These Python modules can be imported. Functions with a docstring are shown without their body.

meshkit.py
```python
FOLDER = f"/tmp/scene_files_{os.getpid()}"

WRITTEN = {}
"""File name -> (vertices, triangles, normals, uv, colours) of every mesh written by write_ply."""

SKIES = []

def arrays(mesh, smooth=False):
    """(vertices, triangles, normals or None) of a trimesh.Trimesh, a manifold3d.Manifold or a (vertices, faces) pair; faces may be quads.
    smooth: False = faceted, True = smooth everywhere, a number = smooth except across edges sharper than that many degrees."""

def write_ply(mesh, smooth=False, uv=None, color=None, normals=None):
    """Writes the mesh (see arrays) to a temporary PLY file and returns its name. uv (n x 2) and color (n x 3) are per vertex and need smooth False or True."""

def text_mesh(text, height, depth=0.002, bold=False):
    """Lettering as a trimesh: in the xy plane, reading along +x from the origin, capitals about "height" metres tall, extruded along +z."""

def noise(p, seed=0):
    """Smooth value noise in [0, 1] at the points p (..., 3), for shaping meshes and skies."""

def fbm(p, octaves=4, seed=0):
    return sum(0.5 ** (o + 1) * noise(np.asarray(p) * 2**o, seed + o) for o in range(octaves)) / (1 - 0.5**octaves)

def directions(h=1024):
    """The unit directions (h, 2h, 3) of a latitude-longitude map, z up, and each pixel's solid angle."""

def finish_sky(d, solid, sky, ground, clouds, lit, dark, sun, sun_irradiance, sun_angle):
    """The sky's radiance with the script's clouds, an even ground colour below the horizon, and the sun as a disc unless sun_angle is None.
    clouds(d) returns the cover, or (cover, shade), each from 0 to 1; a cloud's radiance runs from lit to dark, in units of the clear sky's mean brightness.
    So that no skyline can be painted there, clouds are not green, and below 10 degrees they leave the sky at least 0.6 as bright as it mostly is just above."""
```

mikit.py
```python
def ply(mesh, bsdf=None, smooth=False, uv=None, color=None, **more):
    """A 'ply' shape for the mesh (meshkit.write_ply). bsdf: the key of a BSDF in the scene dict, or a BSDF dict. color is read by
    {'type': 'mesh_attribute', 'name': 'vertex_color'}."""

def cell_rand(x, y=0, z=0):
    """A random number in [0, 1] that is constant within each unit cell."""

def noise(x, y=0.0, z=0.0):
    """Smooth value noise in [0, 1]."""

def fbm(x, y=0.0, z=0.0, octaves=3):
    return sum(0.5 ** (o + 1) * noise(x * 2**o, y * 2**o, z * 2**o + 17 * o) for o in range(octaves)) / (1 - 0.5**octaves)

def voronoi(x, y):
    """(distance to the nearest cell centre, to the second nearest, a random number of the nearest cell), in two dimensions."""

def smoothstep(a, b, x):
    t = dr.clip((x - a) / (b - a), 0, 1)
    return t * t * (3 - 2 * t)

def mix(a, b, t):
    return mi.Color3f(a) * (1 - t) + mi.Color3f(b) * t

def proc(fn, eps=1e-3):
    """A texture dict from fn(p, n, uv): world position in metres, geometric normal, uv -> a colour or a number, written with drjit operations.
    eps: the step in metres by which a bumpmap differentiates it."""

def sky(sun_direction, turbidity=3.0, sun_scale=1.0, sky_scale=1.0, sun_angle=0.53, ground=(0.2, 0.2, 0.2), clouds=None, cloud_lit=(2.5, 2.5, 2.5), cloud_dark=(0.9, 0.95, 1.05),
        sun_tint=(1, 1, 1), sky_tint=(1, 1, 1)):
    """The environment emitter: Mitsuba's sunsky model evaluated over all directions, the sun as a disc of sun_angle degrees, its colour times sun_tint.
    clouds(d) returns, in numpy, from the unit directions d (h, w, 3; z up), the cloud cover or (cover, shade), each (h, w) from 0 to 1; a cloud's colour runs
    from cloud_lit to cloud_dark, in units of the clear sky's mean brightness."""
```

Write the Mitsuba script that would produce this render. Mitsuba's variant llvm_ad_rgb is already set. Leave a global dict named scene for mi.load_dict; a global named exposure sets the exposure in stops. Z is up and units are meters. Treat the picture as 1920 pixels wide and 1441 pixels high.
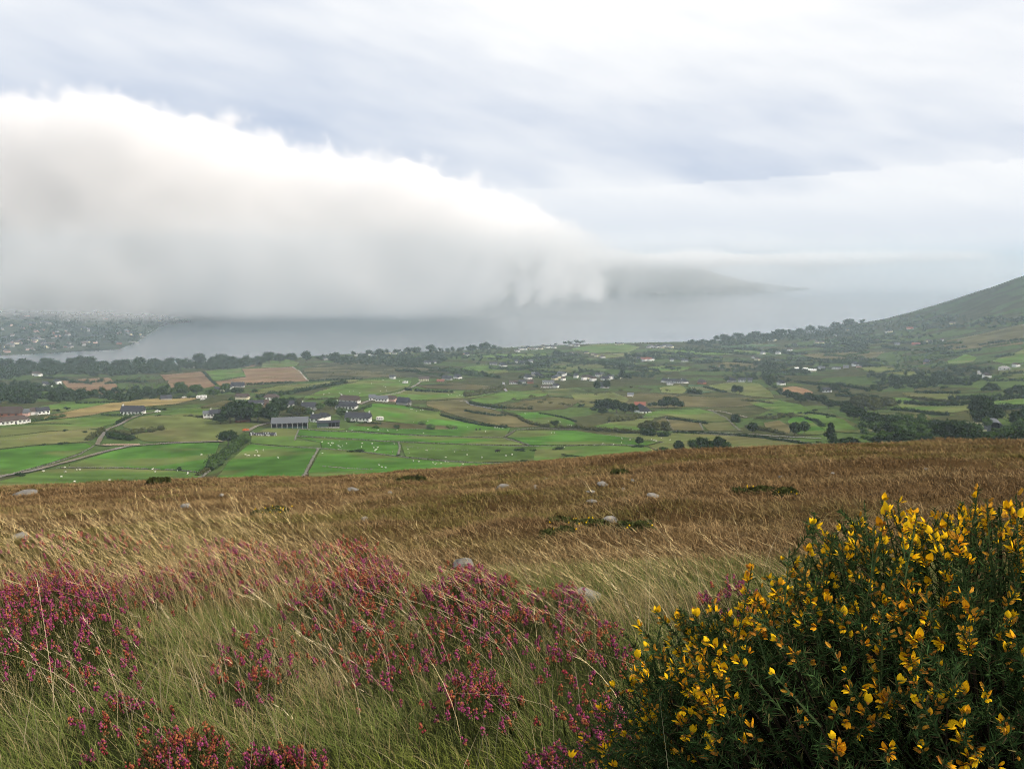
import math, random, os
import numpy as np, trimesh, mitsuba as mi, drjit as dr, mikit, meshkit
from scipy.interpolate import PchipInterpolator, RegularGridInterpolator
from scipy.spatial import Delaunay
from shapely.geometry import Polygon, LineString
from shapely import contains_xy
T = mi.ScalarTransform4f
scene, labels = {}, {}
RNG = np.random.default_rng(7)

# ================================================================ camera, sky, exposure
F = 1660.0                                   # focal length in pixels of a 1920 wide picture
PITCH = math.atan(240.5 / F)
scene['camera'] = {'type': 'perspective', 'fov': math.degrees(2 * math.atan(960 / F)), 'fov_axis': 'x', 'near_clip': 0.05, 'far_clip': 60000.0,
                   'to_world': T().look_at(origin=[0, 0, 0], target=[0, math.cos(PITCH), -math.sin(PITCH)], up=[0, 0, 1]),
                   'medium': {'type': 'ref', 'id': 'haze_air'}}
exposure = 1.34
SUN = np.array([0.80, -0.30, 0.62]); SUN /= np.linalg.norm(SUN)

AZK, ELK = np.array([-60, -30, -18, -8, 0, 8, 16, 24, 30, 60.]), np.array([0, 2.5, 4.2, 6, 8, 10, 12, 15, 25, 50, 90.])
SHADE = np.array([  # rows: elevation, columns: azimuth; 0 = white, 1 = blue grey
    [.60, .60, .60, .60, .58, .56, .54, .54, .54, .55],
    [.50, .50, .50, .48, .42, .40, .38, .38, .38, .45],
    [.45, .45, .45, .40, .32, .26, .24, .22, .20, .35],
    [.60, .60, .62, .60, .58, .62, .66, .62, .45, .45],
    [.65, .68, .70, .66, .56, .52, .70, .58, .40, .45],
    [.55, .66, .66, .60, .42, .34, .42, .40, .30, .40],
    [.45, .55, .50, .44, .26, .20, .24, .24, .20, .30],
    [.35, .40, .34, .24, .10, .06, .08, .12, .12, .25],
    [.30, .30, .28, .22, .15, .12, .12, .15, .15, .25],
    [.30] * 10, [.30] * 10])


def clouds(d):
    az = np.degrees(np.arctan2(d[..., 0], d[..., 1])); el = np.degrees(np.arcsin(np.clip(d[..., 2], -1, 1)))
    P = np.stack([az / 10 + el / 8, el / 3.0 + az / 22, az * 0], -1)
    n = meshkit.fbm(P, 5, 5) - .5
    Q = np.stack([az / 3.4 + el / 3, el / 1.1 + az / 9, az * 0 + 3], -1)
    m = meshkit.fbm(Q, 4, 9) - .5
    edge = np.interp(az, [-60, -10, 4, 10, 27, 60], [4.2, 4.2, 4.2, 4.35, 5.2, 5.5]) + m * .25
    el2 = np.where(el > edge, np.maximum(el, 5.6 + (el - edge) * .8), np.minimum(el, 4.2))
    el2 = np.where(el > 9, el, el2)
    az2 = np.where(np.abs(az) > 60, np.sign(az) * 60, az)
    shade = RegularGridInterpolator((ELK, AZK), SHADE, bounds_error=False, fill_value=None)(np.stack([np.clip(el2 + n * 4, 0, 90), np.clip(az2 + n * 9, -60, 60)], -1))
    shade = shade + n * .75 * np.clip(el / 6, .3, 1) + m * .36 * np.clip(el / 6, .25, 1)
    band = np.exp(-((el - .75 - .2 * np.sin(az / 5) - m * 1.1) / .5) ** 2) * np.clip((az - 2) / 4, 0, 1) * np.clip((34 - az) / 10, 0, 1)
    shade = shade - .22 * band
    return np.ones_like(az), np.clip(shade - .10, 0, 1)


scene['sky'] = mikit.sky(SUN.tolist(), turbidity=3, sun_scale=1.0, sun_angle=1.6, clouds=clouds, cloud_lit=(4.85, 4.9, 4.95), cloud_dark=(2.2, 2.68, 3.55), sun_tint=(1.0, 1.06, 1.24), ground=(.11, .15, .185))

# ================================================================ air: haze and the cloud bank over the water
SIG, SEA, TOP = 1.3e-4, -255.0, 60.0
scene['haze_air'] = {'type': 'homogeneous', 'albedo': {'type': 'rgb', 'value': [.72, .88, 1.0]}, 'sigma_t': SIG}


def box_tf(lo, hi):
    lo, hi = np.array(lo, float), np.array(hi, float)
    return T().translate(((lo + hi) / 2).tolist()).scale(((hi - lo) / 2).tolist())


scene['haze'] = {'type': 'cube', 'to_world': box_tf([-16000, -500, SEA - 8], [16000, 22000, TOP]), 'bsdf': {'type': 'null'}, 'interior': {'type': 'ref', 'id': 'haze_air'}}
labels['haze'] = {'label': 'thin grey haze filling the whole valley and the lough', 'category': 'haze', 'kind': 'stuff'}


def fog_cube(key, lo, hi, cell, fn, sig, inhaze, label):
    lo, hi = np.array(lo, float), np.array(hi, float)
    n = np.maximum(2, np.round((hi - lo) / cell).astype(int))
    ax = [lo[k] + (np.arange(n[k]) + .5) / n[k] * (hi[k] - lo[k]) for k in range(3)]
    Z, Y, X = np.meshgrid(ax[2], ax[1], ax[0], indexing='ij')
    d = fn(np.stack([X, Y, Z], -1)) * sig + (SIG if inhaze else 0)
    vol = mi.VolumeGrid(np.ascontiguousarray(d[..., None].astype(np.float32)))
    scene[key + '_air'] = {'type': 'heterogeneous', 'albedo': 0.995, 'sigma_t': {'type': 'gridvolume', 'grid': vol, 'to_world': T().translate(lo.tolist()).scale((hi - lo).tolist())}}
    scene[key] = {'type': 'cube', 'to_world': box_tf(lo, hi), 'bsdf': {'type': 'null'}, 'interior': {'type': 'ref', 'id': key + '_air'}}
    if inhaze:
        scene[key]['exterior'] = {'type': 'ref', 'id': 'haze_air'}
    labels[key] = {'label': label, 'category': 'cloud', 'kind': 'stuff'}


def bank_density(P):
    x, y, z = P[..., 0], P[..., 1], P[..., 2]
    n = meshkit.fbm(P / 380.0, 5, 3)
    bil = 1 - np.abs(2 * meshkit.fbm(P / 210.0, 3, 21) - 1) * 2
    top = np.interp(x, [-3600, -2020, -1600, -1350, -1075, -680, -340, -127, 85, 317, 520], [520, 575, 600, 525, 455, 375, 305, 225, 130, 20, -110])
    base = np.interp(x, [-3600, -2000, -1200, 0, 350], [-248, -246, -236, -226, -205])
    n2 = meshkit.fbm(P / np.array([70., 90., 110.]), 3, 33)
    n4 = meshkit.fbm(P / 42., 2, 61)
    up = (top - z) / 40 + (n - .5) * 4.4 + (bil - .4) * 2.4 + (n2 - .5) * 5.0 + (n4 - .5) * 3.2
    dn = (z - base) / 34 + (n - .5) * 1.4
    fr = (y - 3150 - 140 * np.clip((z + 200) / 500, 0, 1)) / 120 + (n - .5) * 2.4 + (bil - .4) * .5
    side = (400 - x) / 110 + (n - .5) * 6
    d = np.minimum(np.minimum(up, dn), np.minimum(fr, side))
    ragged = np.clip((x + 240) / 220, 0, 1) * np.clip((40 - z) / 60, 0, 1)
    n3 = meshkit.fbm(P / np.array([46., 210., 62.]) + (n2[..., None] - .5) * 1.2, 4, 71)
    d = np.where(ragged > 0, d * (1 - ragged) + ragged * np.minimum(np.clip(d, 0, 1), (n3 - .50) * 9 + (n - .5) * 3) * .6, d)
    low = np.clip((-60 - z) / 160, 0, 1)
    return np.clip(d, 0, 1) * (1 - .3 * low) * np.clip(.9 + (n2 - .5) * .5, .5, 1.2)


def cap_density(P):
    x, y, z = P[..., 0], P[..., 1], P[..., 2]
    n = meshkit.fbm(P / np.array([420., 420., 150.]), 5, 41)
    mid = np.interp(x, [-400, 350, 800, 1100, 1700, 2600, 3600], [34, 16, -8, -26, -30, -10, 10])
    band = 1 - np.abs(z - mid) / 66 + (n - .5) * 2.6 - ((y - 6250) / 420) ** 2
    band = np.where(z > mid + 30, band - .3, band) - np.clip((x - 2600) / 900, 0, 3)
    r = np.sqrt(((x - 1830) / 130) ** 2 + ((y - 6300) / 130) ** 2 + ((z + 226) / 36) ** 2)
    r2 = np.sqrt(((x - 2350) / 420) ** 2 + ((y - 6900) / 200) ** 2 + ((z + 205) / 34) ** 2)
    mist = .045 * np.clip((y - 5680) / 350, 0, 1) * np.clip((30 - z) / 70, 0, 1)
    d = np.maximum(np.maximum(band, mist), np.maximum(1.1 - r + (n - .5) * 2.2, .55 - r2 * .6 + (n - .5) * 1.6))
    return np.clip(d, 0, 1)


fog_cube('cloud_bank', [-3900, 2950, SEA + 2], [1250, 3250, TOP - .8], 12, bank_density, 0.0085, True, 'lower grey front of the big cloud bank lying on the water')
fog_cube('cloud_middle', [-3900, 3250.8, SEA + 2], [1250, 3500, TOP - .8], 12, bank_density, 0.0085, True, 'middle of the cloud bank just behind its grey front')
fog_cube('cloud_depth', [-3900, 3500.8, SEA + 2], [1250, 4700, TOP - .8], 20, bank_density, 0.0085, True, 'deeper part of the cloud bank behind its grey front')
fog_cube('cloud_crest', [-3900, 2950, TOP + .8], [900, 4700, 760], 12, bank_density, 0.0095, False, 'bright white billowing upper side of the cloud bank')
fog_cube('cloud_cap', [-600, 5650, SEA + 6], [3900, 7300, TOP - 2], 24, cap_density, 0.013, True, 'thin white cloud band lying along the far mountain')

# ================================================================ terrain
CP, SP = math.cos(PITCH), math.sin(PITCH)


def ray(px, py):
    x, y = (px - 960) / F, (720.5 - py) / F
    d = np.array([x, CP + y * SP, -SP + y * CP])
    return d / np.linalg.norm(d)


def tan_of(px, py):
    d = ray(px, py)
    return -d[2] / math.hypot(d[0], d[1])


def az_of(px, py):
    d = ray(px, py)
    return math.atan2(d[0], d[1])


CREST = {-300: 925, 0: 918, 320: 902, 640: 893, 960: 869, 1280: 845, 1600: 835, 1760: 832, 1920: 832, 2250: 834}
FAR = {  # picture column: (distance, picture row) of visible valley ground, near to far
    -300: [(400, 915), (650, 815), (1000, 752), (1400, 724), (1800, 702), (2060, 688)],
    0: [(400, 912), (500, 868), (650, 815), (780, 782), (1000, 748), (1400, 722), (1800, 700), (2080, 688)],
    320: [(400, 902), (520, 852), (640, 805), (720, 775), (950, 745), (1300, 722), (1700, 698), (2130, 684)],
    640: [(400, 890), (500, 848), (620, 802), (740, 765), (900, 742), (1200, 717), (1600, 693), (2000, 672), (2310, 664)],
    960: [(420, 868), (520, 834), (660, 802), (860, 763), (1050, 735), (1300, 712), (1700, 685), (2200, 660), (2560, 650)],
    1280: [(430, 852), (560, 822), (720, 792), (900, 762), (1100, 735), (1400, 708), (1900, 675), (2300, 655), (2680, 640)],
    1440: [(430, 843), (600, 808), (800, 775), (1000, 745), (1300, 715), (1800, 682), (2400, 650), (2960, 626)],
    1600: [(430, 838), (600, 802), (800, 768), (1000, 742), (1400, 706), (1800, 680), (2400, 646), (3050, 618), (3440, 606)],
    1680: [(430, 836), (600, 800), (800, 766), (1000, 738), (1400, 703), (1800, 676), (2400, 640), (3100, 603), (3500, 590)],
    1760: [(430, 836), (600, 800), (800, 764), (1000, 736), (1400, 700), (1800, 670), (2400, 628), (3000, 588), (3400, 566)],
    1840: [(430, 836), (600, 798), (800, 762), (1000, 733), (1400, 696), (1800, 664), (2400, 612), (3000, 560), (3350, 540)],
    1920: [(430, 836), (600, 798), (800, 762), (1000, 730), (1400, 692), (1800, 658), (2400, 596), (3000, 533), (3300, 513)],
    2250: [(430, 838), (700, 790), (1000, 740), (1400, 700), (1900, 650), (2500, 570), (3000, 500), (3400, 488)],
}
RK = np.geomspace(1.2, 5200, 420)
AZ_COL, TAB = [], []
for px, knots in FAR.items():
    cp = np.interp(px, list(CREST), list(CREST.values()))
    tc = tan_of(px, cp)
    a, dc = 1.28, 72.0
    c = a / dc ** 2
    b = tc - 2 * math.sqrt(a * c)
    rr = np.concatenate([np.geomspace(1.1, 88, 40), [150, 270]])
    tt = np.concatenate([a / rr[:40] + b + c * rr[:40], [tc * 1.05, tc * 1.05]])
    rr = np.concatenate([rr, [k[0] for k in knots], [9000]])
    rr[-1] = knots[-1][0] * (1.015 if px < 1650 else 1.10)
    rr = np.append(rr, 9000)
    tt = np.concatenate([tt, [tan_of(px, k[1]) for k in knots], [(264 if px < 1650 else 292) / rr[-2], 520 / 9000]])
    AZ_COL.append(az_of(px, 700)); TAB.append(PchipInterpolator(np.log(rr), tt)(np.log(RK)))
AZ_COL, TAB = np.array(AZ_COL), np.array(TAB)
SHORE_R = np.array([k[-1][0] for k in FAR.values()], float)
AZG = np.linspace(-1.2, 1.2, 481)
TG = PchipInterpolator(AZ_COL, TAB, axis=0)(np.clip(AZG, AZ_COL[0], AZ_COL[-1]))
_tan = RegularGridInterpolator((AZG, np.log(RK)), TG, bounds_error=False, fill_value=None)


def ftan(az, r):
    return _tan(np.stack(np.broadcast_arrays(np.clip(az, -1.2, 1.2), np.log(np.clip(r, 1.2, 5200))), -1))


def height(x, y):
    x, y = np.asarray(x, float), np.asarray(y, float)
    r, az = np.hypot(x, y), np.arctan2(x, y)
    z = -r * ftan(az, r)
    near = np.clip((r - 2) / 3, 0, 1) * np.clip((110 - r) / 40, 0, 1)
    P = np.stack([x, y, x * 0], -1)
    z = z + near * ((meshkit.fbm(P / 2.2, 3, 1) - .5) * .34 * np.clip(r / 8, .5, 1) + (meshkit.fbm(P / 9, 3, 2) - .5) * .9 * np.clip((r - 8) / 30, 0, 1) * np.clip((95 - r) / 60, .3, 1))
    far = np.clip((r - 350) / 300, 0, 1)
    z = z + far * (meshkit.fbm(P / 110, 3, 6) - .5) * 5 * np.clip((z + 250) / 25, 0, 1)
    return z


def at(px, py, lo=300.0, hi=4300.0, h=0.0):
    """The point of the valley (or moor) that stands at this place of the photograph, h metres above the ground."""
    t = tan_of(px, py); az = az_of(px, py)
    hi = min(hi, float(np.interp(az, AZ_COL, SHORE_R)))
    for _ in range(44):
        m = math.sqrt(lo * hi)
        if ftan(az, m) - h / m > t:
            lo = m
        else:
            hi = m
    r = lo
    x, y = r * math.sin(az), r * math.cos(az)
    return np.array([x, y, float(height(x, y))]), r


def moor(px, py, h=0.0):
    return at(px, py, 1.3, 75.0, h)


# ---------------------------------------------------------------- helpers for entries
def number(name):
    if name not in scene and name not in labels:
        return name
    k = 1
    while f'{name}_{k:03d}' in scene or f'{name}_{k:03d}' in labels:
        k += 1
    return f'{name}_{k:03d}'


_count = {}


def fresh(name):
    n = _count.get(name, 0); _count[name] = n + 1
    return name if n == 0 else f'{name}_{n:03d}'


def tag(key, label, cat, group=None, kind=None):
    labels[key] = {'label': label, 'category': cat}
    if group: labels[key]['group'] = group
    if kind: labels[key]['kind'] = kind
    return key


def diffuse(key, rgb, vary=0.0, size=1.0):
    if vary:
        def fn(p, n, uv, rgb=rgb, vary=vary, size=size):
            return mi.Color3f(rgb) * (1 - vary + 2 * vary * mikit.fbm(p.x / size, p.y / size, p.z / size, 3))
        ref = mikit.proc(fn)
    else:
        ref = {'type': 'rgb', 'value': list(rgb)}
    scene[key] = {'type': 'twosided', 'bsdf': {'type': 'diffuse', 'reflectance': ref}}


scene['painted'] = {'type': 'twosided', 'bsdf': {'type': 'diffuse', 'reflectance': {'type': 'mesh_attribute', 'name': 'vertex_color'}}}
diffuse('white_render', (.78, .77, .73)); diffuse('cream_render', (.66, .6, .42)); diffuse('pink_render', (.62, .42, .36)); diffuse('stone_grey', (.33, .32, .30))
diffuse('slate', (.052, .055, .064)); diffuse('brown_tile', (.085, .066, .058)); diffuse('red_tile', (.26, .10, .07)); diffuse('grey_sheet', (.13, .14, .15))
diffuse('dark_glass', (.035, .04, .045)); diffuse('green_sheet', (.05, .085, .075)); diffuse('brick_red', (.26, .11, .07)); diffuse('shade_black', (.02, .022, .022))  # last one: near-black standing in for shade within open farm buildings
diffuse('wool', (.74, .71, .62)); diffuse('black_hide', (.03, .028, .025)); diffuse('wrap', (.05, .05, .055)); diffuse('wrap_pale', (.55, .56, .56)); diffuse('orange_paint', (.55, .12, .03))
diffuse('wall_stone', (.17, .165, .13), .5, 1.6); diffuse('rock_grey', (.22, .21, .185), .55, .16); diffuse('bark', (.09, .07, .05))
diffuse('leaf_dark', (.019, .036, .011), .55, 1.7); diffuse('leaf_mid', (.038, .068, .018), .5, 1.7); diffuse('leaf_olive', (.056, .064, .022), .5, 1.5); diffuse('leaf_light', (.065, .11, .028), .45, 1.5)
LEAVES = ['leaf_dark', 'leaf_mid', 'leaf_olive', 'leaf_light']


def add(key, mesh, bsdf, m=None, smooth=False, color=None):
    d = mikit.ply(mesh, bsdf, smooth=smooth, color=color)
    if m is not None:
        d['to_world'] = m
    scene[key] = d
    return key


def put(key, shape, m):
    scene[key] = {**shape, 'to_world': m}
    return key


# ---------------------------------------------------------------- ground meshes
def polar_mesh(az, r, fz):
    A, R = np.meshgrid(az, r, indexing='ij')
    x, y = R * np.sin(A), R * np.cos(A)
    v = np.stack([x, y, fz(x, y)], -1).reshape(-1, 3)
    n, m = len(az), len(r)
    i, j = np.meshgrid(np.arange(n - 1), np.arange(m - 1), indexing='ij')
    q = i * m + j
    f = np.stack([q, q + m, q + m + 1, q + 1], -1).reshape(-1, 4)
    f = f[v[f][:, :, 2].max(1) > SEA - 1.5]
    return v, f[:, ::-1]


def moor_color(x, y):
    """Vegetation colour (linear) of the moor at a place: rust, straw and olive patches."""
    P = np.stack([x, y, x * 0], -1)
    u, w = meshkit.fbm(P * np.array([.16, .3, 1]), 4, 51), meshkit.fbm(P * np.array([.5, .9, 1]), 3, 52)
    t = np.clip((u - .5) * 3.2 + (w - .5) * 1.6 + .5, 0, 1)[..., None]
    rust, straw, olive = np.array([.178, .116, .056]), np.array([.30, .21, .104]), np.array([.145, .122, .042])
    col = np.where(t < .5, rust + (straw - rust) * t * 2 * .8, straw * .8 + rust * .2 + (olive - straw * .8 - rust * .2) * (t * 2 - 1))
    return col


def ground_fn(p, n, uv):
    r = dr.sqrt(p.x * p.x + p.y * p.y)
    k = mikit.fbm(p.x * 1.6, p.y * 1.6, 0, 3)
    moss = mikit.mix((.018, .022, .008), (.05, .058, .02), k)
    heath = mikit.mix((.045, .026, .012), (.115, .075, .032), mikit.fbm(p.x * .5, p.y * .9, 3, 4))
    t = mikit.smoothstep(6, 10, r)
    return moss * (1 - t) + heath * t


scene['moor_soil'] = {'type': 'twosided', 'bsdf': {'type': 'diffuse', 'reflectance': mikit.proc(ground_fn)}}
add('moor_hillside', polar_mesh(np.linspace(-1.15, 1.15, 330), np.concatenate([np.geomspace(1.2, 100, 210), np.geomspace(104, 420, 24)]), height), 'moor_soil', smooth=True)
tag('moor_hillside', 'brown moorland hillside sloping down towards the green valley', 'moor', kind='structure')


def valley_fn(p, n, uv):
    x, y = p.x * .9 + p.y * .25, p.y * .8 - p.x * .2
    a, b, c = mikit.voronoi(x / 75 + mikit.fbm(x / 60, y / 60, 1, 2) * .8, y / 60 + mikit.fbm(x / 60, y / 60, 7, 2) * .8)
    k = mikit.fbm(p.x / 30, p.y / 22, 0, 4)
    g = mikit.mix((.044, .082, .022), (.078, .118, .032), c)
    o = mikit.mix((.038, .050, .019), (.092, .090, .036), k)
    sel = mikit.smoothstep(.52, .62, c * .7 + k * .4)
    col = g * sel + o * (1 - sel)
    r = dr.sqrt(p.x * p.x + p.y * p.y)
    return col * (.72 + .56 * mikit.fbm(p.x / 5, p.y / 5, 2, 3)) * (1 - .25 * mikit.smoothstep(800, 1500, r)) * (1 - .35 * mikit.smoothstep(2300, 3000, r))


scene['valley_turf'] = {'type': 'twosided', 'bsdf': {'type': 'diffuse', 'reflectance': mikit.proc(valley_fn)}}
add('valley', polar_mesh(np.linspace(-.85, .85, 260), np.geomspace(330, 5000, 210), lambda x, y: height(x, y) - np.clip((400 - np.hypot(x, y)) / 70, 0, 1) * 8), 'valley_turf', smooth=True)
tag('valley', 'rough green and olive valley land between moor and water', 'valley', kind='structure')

# far shores: coast distance and skyline, per azimuth
SHORE = {-420: [(2500, 0), (3300, 30), (4300, 60), (5600, 80)], 0: [(2640, 0), (3300, 14), (4200, 45), (5200, 60)], 215: [(2665, 0), (3300, 12), (4200, 40), (5200, 60)], 250: [(2860, 0), (3400, 10), (4300, 40), (5200, 60)],
         300: [(3500, 0), (4000, 25), (4700, 50), (5600, 60)], 430: [(3950, 0), (4400, 30), (5200, 60), (6000, 80)], 700: [(5000, 0), (5600, 50), (6600, 90), (7600, 100)],
         900: [(5760, 0), (6300, 75), (7000, 190), (8000, 285)], 1100: [(6100, 0), (6600, 70), (7300, 190), (8200, 285)], 1200: [(6080, 0), (6600, 62), (7300, 178), (8000, 232)], 1280: [(6080, 0), (6600, 56), (7200, 150), (7700, 175)],
         1400: [(6450, 0), (6900, 36), (7250, 52), (7600, 50)], 1480: [(6950, 0), (7150, 10), (7300, 9), (7600, 5)], 1540: [(7300, -6), (7400, -6), (7500, -6), (7600, -6)]}
saz = np.array([az_of(px, 560) for px in SHORE])
sarr = np.array([[(r, h) for r, h in v] for v in SHORE.values()], float)
AF = np.linspace(saz[0], saz[-1], 300)
RF = np.array([[np.interp(a, saz, sarr[:, k, q]) for q in (0, 1)] for a in AF for k in range(4)]).reshape(len(AF), 4, 2)


def far_ground(az, u):
    """Point of the far shore at azimuth az, u from 0 (coast) to 3 (ridge)."""
    i = np.clip((az - AF[0]) / (AF[1] - AF[0]), 0, len(AF) - 1.001); i0 = i.astype(int); t = (i - i0)[..., None]
    K = RF[i0] * (1 - t[..., None]) + RF[i0 + 1] * t[..., None]
    k = np.clip(u.astype(int), 0, 2); s = (u - k)[..., None]
    ar = np.arange(len(az))
    q = K[ar, k] * (1 - s) + K[ar, k + 1] * s
    x, y = q[:, 0] * np.sin(az), q[:, 0] * np.cos(az)
    P = np.stack([x, y, x * 0], -1)
    z = SEA + q[:, 1] + np.clip(u, 0, 1) * (meshkit.fbm(P / 300, 4, 8) - .5) * np.clip(q[:, 1], 0, 60) * .8 + .5
    return np.stack([x, y, np.where(u <= 0, SEA - 1.5, np.minimum(z, 40))], -1)


U = np.concatenate([[0, .004], np.linspace(.02, 3, 60)])
GA, GU = np.meshgrid(AF, U, indexing='ij')
fv = far_ground(GA.ravel() + (meshkit.noise(np.stack([GA.ravel() * 60, GU.ravel() * 0, GU.ravel() * 0], -1), 4) - .5) * .012 * (GU.ravel() < .01), GU.ravel())
i, j = np.meshgrid(np.arange(len(AF) - 1), np.arange(len(U) - 1), indexing='ij'); q = i * len(U) + j
ff = np.stack([q, q + len(U), q + len(U) + 1, q + 1], -1).reshape(-1, 4)[:, ::-1]


def far_fn(p, n, uv):
    x, y = p.x / 130, p.y / 200
    a, b, c = mikit.voronoi(x + mikit.fbm(x, y, 1, 2) * .5, y)
    k = mikit.fbm(p.x / 60, p.y / 90, 5, 4)
    hgt = mikit.smoothstep(SEA + 60, SEA + 150, p.z)
    low = mikit.mix((.022, .029, .020), (.050, .062, .036), mikit.smoothstep(.35, .75, c * .6 + k * .5))
    high = mikit.mix((.030, .034, .026), (.050, .050, .036), k)
    return low * (1 - hgt) + high * hgt


scene['far_turf'] = {'type': 'twosided', 'bsdf': {'type': 'diffuse', 'reflectance': mikit.proc(far_fn)}}
add('far_hills', (fv, ff), 'far_turf', smooth=True)
tag('far_hills', 'hazy blue hills and wooded shore across the water', 'hills', kind='structure')


def water_wave(p, n, uv):
    calm = .35 + .9 * mikit.fbm(p.x / 500 + p.y / 900, p.y / 160, 3, 4)
    return .55 * calm * mikit.fbm(p.x / 11, p.y / 7, 0, 3)


scene['lough_water'] = {'type': 'bumpmap', 'height': mikit.proc(water_wave, eps=.3), 'scale': 1.0, 'bsdf': {'type': 'dielectric', 'int_ior': 1.33, 'ext_ior': 1.0}}
scene['water'] = {'type': 'rectangle', 'to_world': T().translate([0, 11000, SEA]).scale([15900, 10900, 1]), 'bsdf': {'type': 'ref', 'id': 'lough_water'}}
tag('water', 'calm grey sea lough stretching below the cloud bank', 'water', kind='structure')
# ================================================================ fields, lanes, walls, hedges
FIELD = {'bright': (.062, .145, .022), 'mid': (.084, .142, .031), 'light': (.115, .135, .042), 'dull': (.070, .096, .032), 'olive': (.092, .085, .036), 'gold': (.25, .19, .075),
         'tan': (.185, .120, .070), 'plough': (.29, .17, .09), 'heath': (.046, .050, .026), 'teal': (.055, .100, .045)}
WORDS = {'bright': 'bright green', 'mid': 'green', 'light': 'pale yellow green', 'dull': 'dull green', 'olive': 'rough olive brown', 'gold': 'dry golden', 'tan': 'cut tan brown', 'plough': 'bare ploughed',
         'heath': 'dark heathy', 'teal': 'deep cool green'}


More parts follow.
